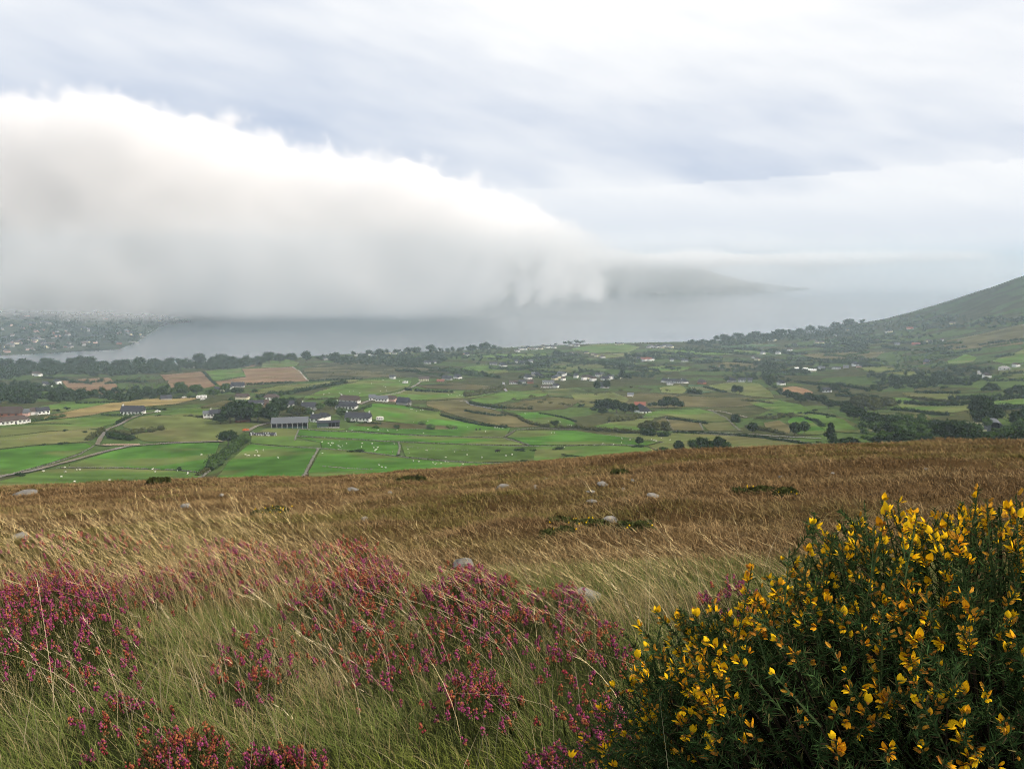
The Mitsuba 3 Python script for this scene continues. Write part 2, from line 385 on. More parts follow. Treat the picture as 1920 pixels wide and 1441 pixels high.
def drape(pts, step, lift):
    """A polygon given in ground points, laid over the terrain in small triangles."""
    P = Polygon([(p[0], p[1]) for p in pts]).buffer(0)
    if P.geom_type != 'Polygon':
        P = max(P.geoms, key=lambda g: g.area)
    ring = P.exterior
    k = max(12, int(ring.length / step))
    b = np.array([ring.interpolate(t, normalized=True).coords[0] for t in np.arange(k) / k])
    x0, y0, x1, y1 = P.bounds
    gx, gy = np.meshgrid(np.arange(x0, x1, step), np.arange(y0, y1, step))
    g = np.stack([gx.ravel(), gy.ravel()], 1)
    g = g + RNG.uniform(-.2, .2, g.shape) * step
    g = g[contains_xy(P.buffer(-step * .4), g[:, 0], g[:, 1])] if len(g) else g
    v = np.vstack([b, g])
    tri = Delaunay(v).simplices
    c = v[tri].mean(1)
    tri = tri[contains_xy(P, c[:, 0], c[:, 1])]
    e1, e2 = v[tri[:, 1]] - v[tri[:, 0]], v[tri[:, 2]] - v[tri[:, 0]]
    flip = (e1[:, 0] * e2[:, 1] - e1[:, 1] * e2[:, 0]) < 0
    tri[flip] = tri[flip][:, ::-1]
    return np.column_stack([v, height(v[:, 0], v[:, 1]) + lift]), tri


def mottled(v, rgb, vary=.42, a=7.0, b=38.0, seed=0, streak=None):
    P = np.column_stack([v[:, 0], v[:, 1], v[:, 0] * 0])
    k = 1 + vary * ((meshkit.fbm(P / a, 3, seed) - .5) * 1.6 + (meshkit.fbm(P / b, 3, seed + 5) - .5) * 2.2)
    th = seed * 1.7; lines = np.sin((v[:, 0] * math.cos(th) + v[:, 1] * math.sin(th)) / 3.6 + 2 * meshkit.noise(P / 40, seed))
    col = np.array(rgb) * (k * (1 + .07 * lines))[:, None]
    dry = np.clip((meshkit.fbm(P / 48, 4, seed + 9) - .52) * 5, 0, .5)[:, None]
    return np.clip(col * (1 - dry) + np.array([.15, .125, .055]) * k[:, None] * dry, .004, .8)


FIELDS = [
 # near left
 ('bright', 'between the forked lane and the tall clipped hedge', [(112, 878), (160, 862), (210, 846), (250, 839), (330, 833), (412, 831), (404, 850), (388, 872), (376, 887), (330, 882), (230, 877)]),
 ('mid', 'with scattered sheep, nearest the moor at the left', [(-60, 912), (20, 897), (70, 884), (110, 879), (230, 878), (330, 883), (380, 888), (352, 914), (200, 922), (-60, 928)]),
 ('bright', 'left of the pale lane', [(-60, 850), (60, 838), (120, 834), (160, 833), (174, 840), (100, 866), (30, 886), (-60, 905)]),
 ('light', 'striped field above the lane at the left edge', [(-60, 826), (90, 811), (165, 806), (188, 810), (166, 830), (120, 832), (60, 836), (-60, 848)]),
 ('mid', 'strip below the dry golden strip at the left', [(-60, 808), (60, 799), (170, 795), (196, 799), (190, 805), (90, 810), (-60, 824)]),
 ('mid', 'below the lone white house and its hedge', [(40, 796), (130, 786), (200, 783), (240, 784), (222, 793), (196, 799), (120, 795)]),
 ('gold', 'long strip behind the white house', [(60, 790), (130, 771), (200, 757), (260, 749), (330, 744), (372, 746), (330, 756), (245, 764), (175, 779), (130, 785)]),
 ('mid', 'behind the golden strip', [(55, 768), (110, 758), (150, 755), (215, 753), (200, 757), (125, 771), (60, 777)]),
 ('light', 'wide field right of the lane below the grey bungalow', [(244, 806), (230, 801), (232, 796), (270, 782), (300, 781), (380, 787), (410, 792), (478, 794), (492, 798), (458, 812), (420, 829), (340, 830), (270, 830), (245, 818), (312, 806)]),
 ('mid', 'between golden strip and clump of dark round trees', [(300, 780), (312, 771), (340, 764), (400, 763), (420, 769), (400, 780), (360, 786)]),
 ('olive', 'dry patch behind the clump of round trees', [(372, 760), (420, 749), (470, 751), (500, 760), (500, 768), (470, 764), (420, 764)]),
 ('bright', 'with white sheep right of the clipped hedge', [(408, 893), (428, 868), (462, 838), (470, 833), (520, 838), (600, 844), (594, 854), (574, 886), (560, 902), (395, 916)]),
 ('bright', 'corner between the stone walls by the moor edge', [(602, 846), (640, 846), (690, 851), (760, 860), (880, 868), (980, 868), (900, 882), (700, 888), (580, 896), (578, 886)]),
 ('mid', 'paddock in front of the long shed', [(472, 818), (500, 806), (540, 806), (600, 806), (650, 802), (640, 808), (560, 806), (552, 826), (600, 830), (600, 843), (520, 836), (470, 832)]),
 ('bright', 'long middle strip between two low walls', [(556, 819), (660, 825), (750, 830), (745, 856), (690, 849), (604, 843), (602, 830)]),
 ('mid', 'sheep strip left of the dark wall', [(752, 831), (880, 834), (985, 835), (1100, 838), (1000, 862), (900, 866), (760, 857)]),
 ('bright', 'strip above the sheep strip', [(560, 807), (640, 810), (745, 815), (880, 819), (944, 820), (985, 834), (880, 832), (750, 828), (660, 823), (556, 817)]),
 ('bright', 'below the row of white houses with few sheep', [(682, 772), (700, 758), (780, 764), (824, 771), (828, 779), (876, 791), (940, 800), (958, 803), (944, 818), (880, 817), (745, 812), (650, 806), (660, 796), (740, 796), (800, 796), (700, 786)]),
 ('olive', 'dry bank with four round bushes', [(660, 797), (700, 789), (800, 795), (858, 797), (850, 803), (740, 802)]),
 ('bright', 'right of the slanting dark wall', [(950, 818), (968, 807), (1080, 806), (1120, 811), (1240, 826), (1210, 836), (1120, 834), (992, 834)]),
 ('mid', 'beside the moor edge below the slanting wall', [(1005, 836), (1120, 836), (1212, 838), (1240, 848), (1150, 862), (1020, 866), (1000, 862)]),
 ('light', 'large bright field beyond the moor edge', [(1134, 812), (1200, 811), (1262, 812), (1330, 813), (1420, 819), (1480, 826), (1530, 834), (1480, 846), (1300, 858), (1240, 846), (1214, 836), (1245, 827)]),
 # upper left
 ('tan', 'cut slope field at the left below the shore wood', [(116, 713), (160, 709), (206, 707), (216, 719), (230, 735), (180, 738), (138, 741), (126, 726)]),
 ('tan', 'cut hillside field left of the green one', [(300, 703), (340, 699), (380, 696), (392, 710), (404, 724), (360, 729), (326, 731), (312, 716)]),
 ('mid', 'small sloping field between two cut tan fields', [(384, 695), (450, 690), (462, 704), (400, 714), (394, 705)]),
 ('tan', 'large cut hillside field with a pale track', [(404, 716), (462, 706), (454, 692), (505, 689), (548, 687), (564, 698), (578, 713), (520, 717), (470, 722), (412, 724)]),
 ('tan', 'small cut patch near the shore trees', [(448, 680), (484, 679), (476, 688), (462, 690)]),
 ('mid', 'on the brow before the shore trees', [(492, 678), (540, 674), (562, 680), (555, 686), (490, 689)]),
 ('heath', 'slope falling right of the pale track', [(566, 690), (640, 676), (760, 682), (850, 698), (830, 708), (720, 706), (650, 712), (584, 714)]),
 ('light', 'long yellowing strip below the cut hillside', [(470, 734), (520, 724), (600, 718), (676, 712), (668, 716), (600, 725), (520, 735), (490, 740)]),
 ('mid', 'with many sheep left of the white bungalow', [(570, 744), (600, 731), (670, 717), (700, 711), (752, 710), (772, 716), (764, 727), (700, 741), (612, 748)]),
 ('mid', 'sheep field right of the lane junction', [(698, 744), (762, 730), (850, 733), (884, 733), (930, 738), (886, 748), (790, 749), (730, 748)]),
 ('heath', 'dark rough strip under the bungalows', [(776, 722), (850, 718), (930, 726), (960, 732), (900, 732), (800, 728)]),
 ('olive', 'brown rushy slope crossed by bushes', [(800, 752), (868, 749), (880, 760), (930, 772), (1000, 790), (1010, 800), (962, 802), (880, 786), (836, 774), (800, 762)]),
 ('mid', 'gentle hill above the brown rushy slope', [(880, 752), (905, 745), (950, 736), (1010, 732), (1030, 738), (1022, 746), (960, 752), (920, 760)]),
 ('dull', 'to the right of the crossroads houses', [(1020, 732), (1080, 728), (1120, 738), (1080, 748), (1030, 746)]),
 ('olive', 'golden rushes between the bushy banks', [(930, 764), (980, 754), (1040, 748), (1090, 752), (1060, 768), (1000, 774), (950, 770)]),
 ('bright', 'sheep pasture beside the single round bush', [(962, 778), (1010, 776), (1070, 790), (1086, 798), (1060, 802), (1020, 800), (990, 788)]),
 ('light', 'brown green knoll beneath the chapel-like house', [(1070, 742), (1150, 736), (1180, 750), (1160, 762), (1100, 764), (1080, 754)]),
 # middle right
 ('mid', 'round green knoll behind the grey gabled house', [(1204, 786), (1216, 774), (1244, 768), (1310, 766), (1340, 774), (1372, 790), (1340, 792), (1300, 788), (1252, 782), (1226, 786)]),
 ('mid', 'slanting field left of the round knoll', [(1122, 797), (1160, 790), (1206, 787), (1228, 786), (1218, 794), (1196, 806), (1140, 804), (1110, 800)]),
 ('olive', 'dark grazing below the round knoll hedge', [(1222, 794), (1250, 785), (1310, 792), (1322, 806), (1262, 806), (1216, 803)]),
 ('dull', 'small field at the knoll foot', [(1312, 792), (1372, 792), (1396, 806), (1330, 806)]),
 ('olive', 'brown bracken slope under the white terrace', [(1140, 748), (1200, 738), (1290, 744), (1400, 746), (1440, 756), (1380, 764), (1300, 762), (1200, 764), (1150, 764)]),
 ('light', 'pale field beside the pair of dark trees', [(1328, 722), (1372, 717), (1424, 719), (1448, 736), (1452, 746), (1400, 742), (1346, 732)]),
 ('teal', 'wedge next to the pale field', [(1288, 722), (1318, 721), (1344, 733), (1312, 738), (1300, 732)]),
 ('light', 'yellow strip below the white terrace', [(1236, 728), (1276, 722), (1288, 732), (1278, 740), (1240, 736)]),
 ('plough', 'brown field among dark hedges', [(1460, 727), (1490, 724), (1508, 728), (1525, 734), (1518, 742), (1484, 742), (1468, 738)]),
 ('mid', 'long meadow sloping to the valley wood', [(1404, 756), (1450, 750), (1500, 760), (1520, 772), (1580, 788), (1610, 806), (1590, 812), (1552, 806), (1506, 782), (1450, 772)]),
 ('bright', 'small lively green field with two round trees', [(1476, 792), (1486, 784), (1506, 784), (1530, 796), (1552, 806), (1540, 814), (1496, 812)]),
 ('dull', 'meadow before the dark valley trees', [(1520, 770), (1560, 776), (1590, 790), (1650, 806), (1640, 814), (1600, 812), (1580, 802)]),
 ('olive', 'dry slope under the bushes left of the two round trees', [(1432, 794), (1460, 790), (1482, 800), (1480, 810), (1440, 808)]),
 ('light', 'upper strip of the terraced fields at the right', [(1690, 738), (1730, 736), (1790, 742), (1834, 750), (1820, 756), (1752, 752), (1700, 746)]),
 ('mid', 'long terraced field at the right', [(1670, 748), (1702, 748), (1752, 757), (1834, 760), (1834, 768), (1790, 776), (1740, 774), (1692, 764)]),
 ('dull', 'lower terraced field left of the barn', [(1644, 772), (1690, 770), (1740, 780), (1764, 796), (1744, 806), (1690, 800), (1656, 788)]),
 ('mid', 'strip at the right edge under the hedge', [(1856, 756), (1900, 750), (1960, 748), (1960, 758), (1900, 762), (1862, 762)]),
 ('bright', 'right edge field beside the barn trees', [(1870, 782), (1910, 775), (1960, 774), (1960, 790), (1900, 794)]),
 ('mid', 'sloping field on the right hillside', [(1776, 676), (1810, 664), (1832, 668), (1826, 676), (1800, 682), (1782, 682)]),
 ('dull', 'hillside field under the grey roofed house', [(1876, 692), (1920, 684), (1980, 680), (1980, 700), (1900, 712), (1872, 704)]),
 ('mid', 'high field at the right edge', [(1860, 676), (1920, 654), (1980, 644), (1980, 662), (1900, 682)]),
 ('light', 'crescent field right of the long white farm', [(1612, 690), (1650, 686), (1700, 694), (1748, 704), (1690, 703), (1640, 700)]),
 ('olive', 'brown moorland on the right hill', [(1760, 640), (1860, 622), (1980, 600), (1980, 640), (1880, 650), (1780, 656)]),
 # far middle
 ('mid', 'lens-shaped field above the crossroads houses', [(852, 698), (870, 690), (904, 685), (944, 692), (956, 699), (900, 701)]),
 ('dull', 'broad far field right of the lens-shaped one', [(1000, 692), (1040, 682), (1090, 684), (1140, 692), (1130, 698), (1060, 700)]),
 ('mid', 'far strip below the shore village', [(860, 668), (900, 664), (960, 664), (1020, 662), (1040, 666), (960, 672)]),
 ('mid', 'far field on the green point by the water', [(1070, 654), (1110, 646), (1160, 644), (1200, 650), (1180, 660), (1110, 662)]),
 ('light', 'second field on the green point by the water', [(1110, 664), (1180, 661), (1190, 668), (1130, 672)]),
 ('mid', 'field beneath the white village terrace', [(1210, 668), (1250, 656), (1300, 654), (1320, 660), (1290, 668), (1250, 672)]),
 ('mid', 'long far strip beyond the terracotta roofs', [(1310, 664), (1380, 655), (1450, 655), (1480, 660), (1400, 664)]),
 ('teal', 'far hedged field before the shore trees', [(1340, 650), (1420, 645), (1470, 648), (1400, 652)]),
 ('olive', 'tawny far field before a dark hedge', [(1326, 690), (1360, 680), (1410, 682), (1426, 690), (1380, 694)]),
 ('dull', 'striped far field right of the green point', [(1040, 680), (1100, 672), (1180, 676), (1200, 684), (1130, 690)]),
 ('mid', 'small far field under the terracotta house', [(1204, 690), (1240, 686), (1300, 688), (1280, 696), (1220, 698)]),
 ('olive', 'far rough land right of the tawny field', [(1500, 664), (1580, 658), (1660, 660), (1640, 672), (1540, 676)]),
 ('dull', 'far strip on the flat land before the right hill', [(1540, 640), (1640, 632), (1700, 634), (1680, 642), (1580, 648)]),
]
for n, (kind, where, pts) in enumerate(FIELDS):
    W = [at(*p)[0] for p in pts]
    r = np.mean([np.hypot(w[0], w[1]) for w in W])
    v, f = drape(W, np.clip(r / 110, 4.5, 24), .30 + .03 * (n % 7))
    v2 = v
    key = fresh('field')
    add(key, (v, f), 'painted', color=mottled(v, FIELD[kind], seed=n), smooth=True)
    tag(key, f'{WORDS[kind]} field {where}'[:110], 'field', kind='structure')


def ribbon(pts, width, lift, step=None):
    """A strip along ground points, following the terrain."""
    L = LineString([(p[0], p[1]) for p in pts])
    n = max(2, int(L.length / (step or max(2, width))))
    c = np.array([L.interpolate(t, normalized=True).coords[0] for t in np.linspace(0, 1, n + 1)])
    t = np.gradient(c, axis=0); t /= np.linalg.norm(t, axis=1, keepdims=True) + 1e-9
    nrm = np.stack([-t[:, 1], t[:, 0]], 1)
    w = width * (1 + .25 * (RNG.random(len(c)) - .5))[:, None]
    rows = [c + nrm * w * s for s in (-.5, 0, .5)]
    v = np.vstack(rows); v = np.column_stack([v, height(v[:, 0], v[:, 1]) + lift])
    m = len(c); i = np.arange(m - 1)
    f = np.vstack([np.stack([i + k * m, i + (k + 1) * m, i + 1 + (k + 1) * m, i + 1 + k * m], 1) for k in (0, 1)])[:, ::-1]
    return v, f


LANES = [(3.4, (.30, .27, .23), 'pale stony lane curving past the bright green field', [(-10, 895), (60, 884), (120, 868), (190, 849), (240, 838), (310, 833), (400, 829), (420, 829)]),
         (3.2, (.27, .25, .22), 'grey farm lane climbing past the gorse patch to the white house', [(205, 838), (182, 836), (190, 822), (202, 806), (226, 796), (262, 780), (300, 772)]),
         (6.5, (.46, .33, .22), 'sandy turning place where the lanes meet', [(193, 837), (215, 836), (240, 836), (262, 835)]),
         (3.6, (.30, .28, .24), 'farm track leading up to the long shed', [(463, 812), (480, 803), (500, 797), (515, 795)]),
         (3.4, (.34, .32, .28), 'lane running between sheep fields to the crossroads', [(676, 760), (690, 752), (712, 745), (750, 735), (776, 724), (790, 716)]),
         (2.8, (.50, .45, .38), 'pale track edging the cut hillside field', [(548, 687), (562, 697), (572, 707), (579, 713)]),
         (3.6, (.26, .26, .26), 'grey road bend beside the brown rushy slope', [(862, 753), (872, 752), (884, 760), (900, 764), (930, 770)]),
         (4.0, (.40, .40, .40), 'straight grey road dropping from the crossroads houses', [(944, 718), (945, 724), (946, 730), (950, 734)]),
         (2.6, (.36, .32, .24), 'thin stony track on the knoll side', [(1328, 769), (1345, 772), (1378, 778), (1400, 784)]),
         (3.0, (.30, .29, .26), 'valley road behind the bright field by the moor', [(1240, 808), (1330, 809), (1420, 814), (1490, 819), (1540, 822)])]
for w, rgb, lab, pts in LANES:
    W = [at(*p)[0] for p in pts]
    key = fresh('lane')
    v, f = ribbon(W, w * .85, .62)
    add(key, (v, f), 'painted', color=mottled(v, np.array(rgb) * .72, .3, 2.5, 9, seed=int(w * 10)), smooth=True)
    tag(key, lab, 'lane', kind='structure')


def along(pts, step):
    L = LineString([(p[0], p[1]) for p in pts])
    n = max(1, int(L.length / step))
    c = np.array([L.interpolate((k + .5) / n, normalized=True).coords[0] for k in range(n)])
    d = np.array([L.interpolate(min(1, (k + .9) / n), normalized=True).coords[0] for k in range(n)]) - c
    return c, np.arctan2(d[:, 1], d[:, 0])


STONE = [trimesh.creation.icosphere(subdivisions=0, radius=1.0) for _ in range(4)]
for s_ in STONE:
    s_.vertices *= RNG.uniform(.7, 1.15, (len(s_.vertices), 1)) * np.array([1.1, .8, .75])


def stones(c, ang, wid, hgt, rng):
    V, Fc, at0 = [], [], 0
    z0 = height(c[:, 0], c[:, 1]) + .3
    for k in range(len(c)):
        m = STONE[rng.integers(4)]
        s = rng.uniform(.65, 1.25)
        a = ang[k] + rng.normal() * .5
        v = m.vertices * np.array([wid * s, wid * s * .8, hgt * s])
        R = np.array([[math.cos(a), -math.sin(a), 0], [math.sin(a), math.cos(a), 0], [0, 0, 1]])
        v = v @ R.T + [c[k, 0] + rng.normal() * wid * .25, c[k, 1] + rng.normal() * wid * .25, z0[k] + hgt * .35]
        V.append(v); Fc.append(m.faces + at0); at0 += len(v)
    return np.vstack(V), np.vstack(Fc)


WALLS = [('low rubble wall above the strip next to the shed paddock', [(560, 806), (640, 809), (745, 814), (880, 818), (944, 819)], .75),
         ('low rubble wall between the two middle sheep strips', [(556, 818), (660, 824), (750, 829), (880, 833), (970, 836), (1120, 835), (1210, 836)], .8),
         ('rubble wall running along the front of the sheep strip', [(560, 841), (600, 844), (690, 850), (760, 859), (880, 867), (975, 869)], .9),
         ('short wall crossing the sheep strip', [(747, 830), (750, 840), (746, 856)], .9),
         ('broken wall of scattered stones in the sheep strip', [(752, 838), (800, 841), (880, 844)], .5),
         ('thick pale wall slanting down to the moor edge', [(597, 845), (588, 860), (575, 884), (568, 894)], 1.4),
         ('half buried wall at the moor edge', [(606, 877), (650, 880), (700, 882)], .9),
         ('wall under the bright field by the forked lane', [(106, 878), (230, 877), (330, 882), (378, 887)], .7),
         ('wall along the lane behind the bright field', [(300, 834), (350, 831), (412, 829)], .8),
         ('wall beside the foot of the clipped hedge', [(346, 912), (362, 902), (388, 888), (400, 878)], 1.3),
         ('grassy wall beside the lane at the left', [(-10, 898), (40, 884), (90, 872), (150, 852), (176, 838)], .8),
         ('dark slanting wall in the middle of the green strips', [(944, 820), (960, 826), (992, 834)], 1.0),
         ('wall at the top of the field right of the slanting wall', [(946, 816), (966, 806), (1000, 803), (1080, 805)], .9),
         ('low wall by the sheep right of the clipped hedge', [(466, 833), (520, 838), (600, 844)], .6),
         ('short wall by the shed paddock', [(552, 826), (556, 816), (560, 808)], .9),
         ('wall crossing the grazing under the round knoll', [(1248, 784), (1254, 794), (1260, 804)], 1.0),
         ('second wall crossing under the round knoll', [(1311, 792), (1318, 804)], 1.0),
         ('slanting wall at the right of the round knoll', [(1330, 770), (1360, 784), (1388, 806)], 1.0),
         ('stone wall topping the slanting field by the knoll', [(1140, 793), (1180, 788), (1216, 785), (1232, 783)], .9),
         ('low wall with sheep below the roadside hedge', [(1130, 813), (1180, 820), (1245, 828)], .6),
         ('wall along the valley road behind the bright field', [(1300, 811), (1420, 817), (1480, 824), (1532, 834)], 1.0),
         ('wall beneath the field of the white houses', [(650, 803), (740, 803), (860, 803)], .5),
         ('wall under the striped field at the left', [(-10, 829), (60, 822), (170, 806)], .5)]
for lab, pts, hh in WALLS:
    W = [at(*p)[0] for p in pts]
    c, ang = along(W, .95 if hh > .55 else 1.9)
    key = fresh('stone_wall')
    keep = RNG.random(len(c)) > .12
    add(key, stones(c[keep], ang[keep], .48 + .22 * hh, .5 * hh + .1, RNG), 'wall_stone')
    tag(key, lab, 'wall')


# ---------------------------------------------------------------- foliage masses
def leafy(center, radii, n_leaf, leaf, rng, sub=1, rough=.28, core=True):
    """A clump of foliage: a lumpy core and many leaf sized faces standing out of it."""
    V, Fc = [], []
    if core:
        m = trimesh.creation.icosphere(subdivisions=sub, radius=1.0)
        k = 1 - rough * .5 + rough * 1.6 * (meshkit.fbm(m.vertices * 1.7 + rng.uniform(0, 50, 3), 3) - .5) * 2
        V.append(m.vertices * k[:, None] * radii * .86 + center); Fc.append(m.faces)
    d = rng.normal(size=(n_leaf, 3)); d /= np.linalg.norm(d, axis=1, keepdims=True)
    d[:, 2] = np.where(d[:, 2] < -.55, -d[:, 2], d[:, 2])
    p = center + d * radii * rng.uniform(.78, 1.12, (n_leaf, 1))
    a = rng.normal(size=(n_leaf, 3)); a /= np.linalg.norm(a, axis=1, keepdims=True)
    b = np.cross(a, d + rng.normal(size=(n_leaf, 3)) * .5); b /= np.linalg.norm(b, axis=1, keepdims=True) + 1e-9
    s = leaf * rng.uniform(.6, 1.4, (n_leaf, 1))
    q = np.stack([p - a * s - b * s * .4, p + a * s * .8 - b * s * .6, p + b * s], 1).reshape(-1, 3)
    at0 = sum(len(v) for v in V)
    V.append(q); Fc.append(np.arange(n_leaf * 3).reshape(-1, 3) + at0)
    return np.vstack(V), np.vstack(Fc)


def join(parts):
    V, Fc, n = [], [], 0
    for v, f in parts:
        V.append(v); Fc.append(np.asarray(f) + n); n += len(v)
    return np.vstack(V), np.vstack(Fc)


def crown_mesh(rng, kind, lobes, leaves, sub=1):
    """A crown of height 1 and width about 1, standing on z = 0.18."""
    parts = []
    for k in range(lobes):
        if kind == 'round':
            a, rr, z = rng.uniform(0, 6.28), rng.uniform(.05, .30) if k else 0, rng.uniform(.36, .80)
            s = rng.uniform(.17, .27) * (1.15 - .5 * abs(z - .5))
        elif kind == 'pine':
            z = .25 + .68 * k / max(1, lobes - 1); a, rr = rng.uniform(0, 6.28), .22 * (1.05 - z) * rng.uniform(.3, 1); s = .10 + .20 * (1 - z)
        else:
            a, rr, z = rng.uniform(0, 6.28), rng.uniform(.1, .42), rng.uniform(.12, .45); s = rng.uniform(.2, .32)
        c = np.array([math.cos(a) * rr, math.sin(a) * rr, z])
        parts.append(leafy(c, np.array([s * 1.15, s * 1.15, s * (1.0 if kind != 'bush' else .85)]), leaves, .055, rng, sub))
    return join(parts)


def trunk_mesh(rng):
    parts = []
    for a, b, r0, r1 in [((0, 0, -.06), (0.01, 0, .34), .035, .022), ((0.005, 0, .26), (.13, .05, .55), .018, .008), ((0, 0, .28), (-.12, .06, .58), .018, .008), ((0, 0, .3), (.02, -.12, .62), .016, .007)]:
        a, b = np.array(a), np.array(b); t = (b - a) / np.linalg.norm(b - a); u = np.cross(t, [.3, .9, .2]); u /= np.linalg.norm(u); w = np.cross(t, u)
        ang = np.arange(6) * math.pi / 3
        ring = lambda c, r: c + r * (np.cos(ang)[:, None] * u + np.sin(ang)[:, None] * w)
        i = np.arange(6); j = (i + 1) % 6
        f = np.vstack([np.stack([i, j, j + 6], 1), np.stack([i, j + 6, i + 6], 1)])
        parts.append((np.vstack([ring(a, r0), ring(b, r1)]), f))
    return join(parts)


NEAR_CROWN = {k: [mikit.ply(crown_mesh(np.random.default_rng(100 + i), k, 10 if k != 'pine' else 8, 70, 1)) for i in range(4)] for k in ('round', 'pine', 'bush')}
FAR_RAW = {k: [crown_mesh(np.random.default_rng(200 + i), k, 5, 24, 0) for i in range(4)] for k in ('round', 'pine', 'bush')}
FAR_CROWN = {k: [mikit.ply(m) for m in v] for k, v in FAR_RAW.items()}
TRUNK = mikit.ply(trunk_mesh(np.random.default_rng(3)))


def tree(px, py, hpx, wpx, label, group=None, kind='round', leaf=None, name=None, lo=300.):
    p, r = at(px, py, lo)
    d = math.hypot(r, p[2])
    H, Wd = hpx * 1.18 * d / F, wpx * 1.06 * d / F
    rng = np.random.default_rng(int(px * 131 + py * 17))
    near = hpx > 11
    pool = (NEAR_CROWN if near else FAR_CROWN)[kind]
    key = fresh(name or ('bush' if kind == 'bush' else 'tree'))
    M = T().translate([p[0], p[1], p[2] + .2]).rotate([0, 0, 1], float(rng.uniform(0, 360))).scale([Wd * 1.18, Wd * 1.18, H])
    lf = leaf or LEAVES[rng.choice(4, p=[.34, .36, .2, .10])]
    if kind == 'bush' or not near:
        scene[key] = {**pool[rng.integers(4)], 'to_world': M, 'bsdf': {'type': 'ref', 'id': lf}}
    else:
        scene[key + '__crown'] = {**pool[rng.integers(4)], 'to_world': M, 'bsdf': {'type': 'ref', 'id': lf}}
        scene[key + '__trunk'] = {**TRUNK, 'to_world': M, 'bsdf': {'type': 'ref', 'id': 'bark'}}
    tag(key, label, 'bush' if kind == 'bush' else 'tree', group)
    return key


def hedge(pts, hpx, label, leaf='leaf_mid', wfac=.9, name='hedge', cat='hedge', group=None, gap=0.0, lumpy=.35):
    W, rr = zip(*[at(*p) for p in pts])
    d = np.mean(rr); H = hpx * d / F; wd = H * wfac
    c, ang = along(W, wd * .8)
    rng = np.random.default_rng(int(pts[0][0] * 7 + pts[0][1] * 13))
    parts = []
    far = hpx < 9
    for k in range(len(c)):
        if rng.random() < gap: continue
        s = rng.uniform(1 - lumpy, 1 + lumpy)
        z = float(height(c[k, 0], c[k, 1]))
        parts.append(leafy(np.array([c[k, 0] + rng.normal() * wd * .15, c[k, 1] + rng.normal() * wd * .15, z + H * .42 * s]), np.array([wd * .62, wd * .62, H * .58 * s]), 24 if far else 60, H * (.15 if far else .09), rng, 0 if far else 1))
    key = fresh(name)
    add(key, join(parts), leaf)
    tag(key, label, cat, group)


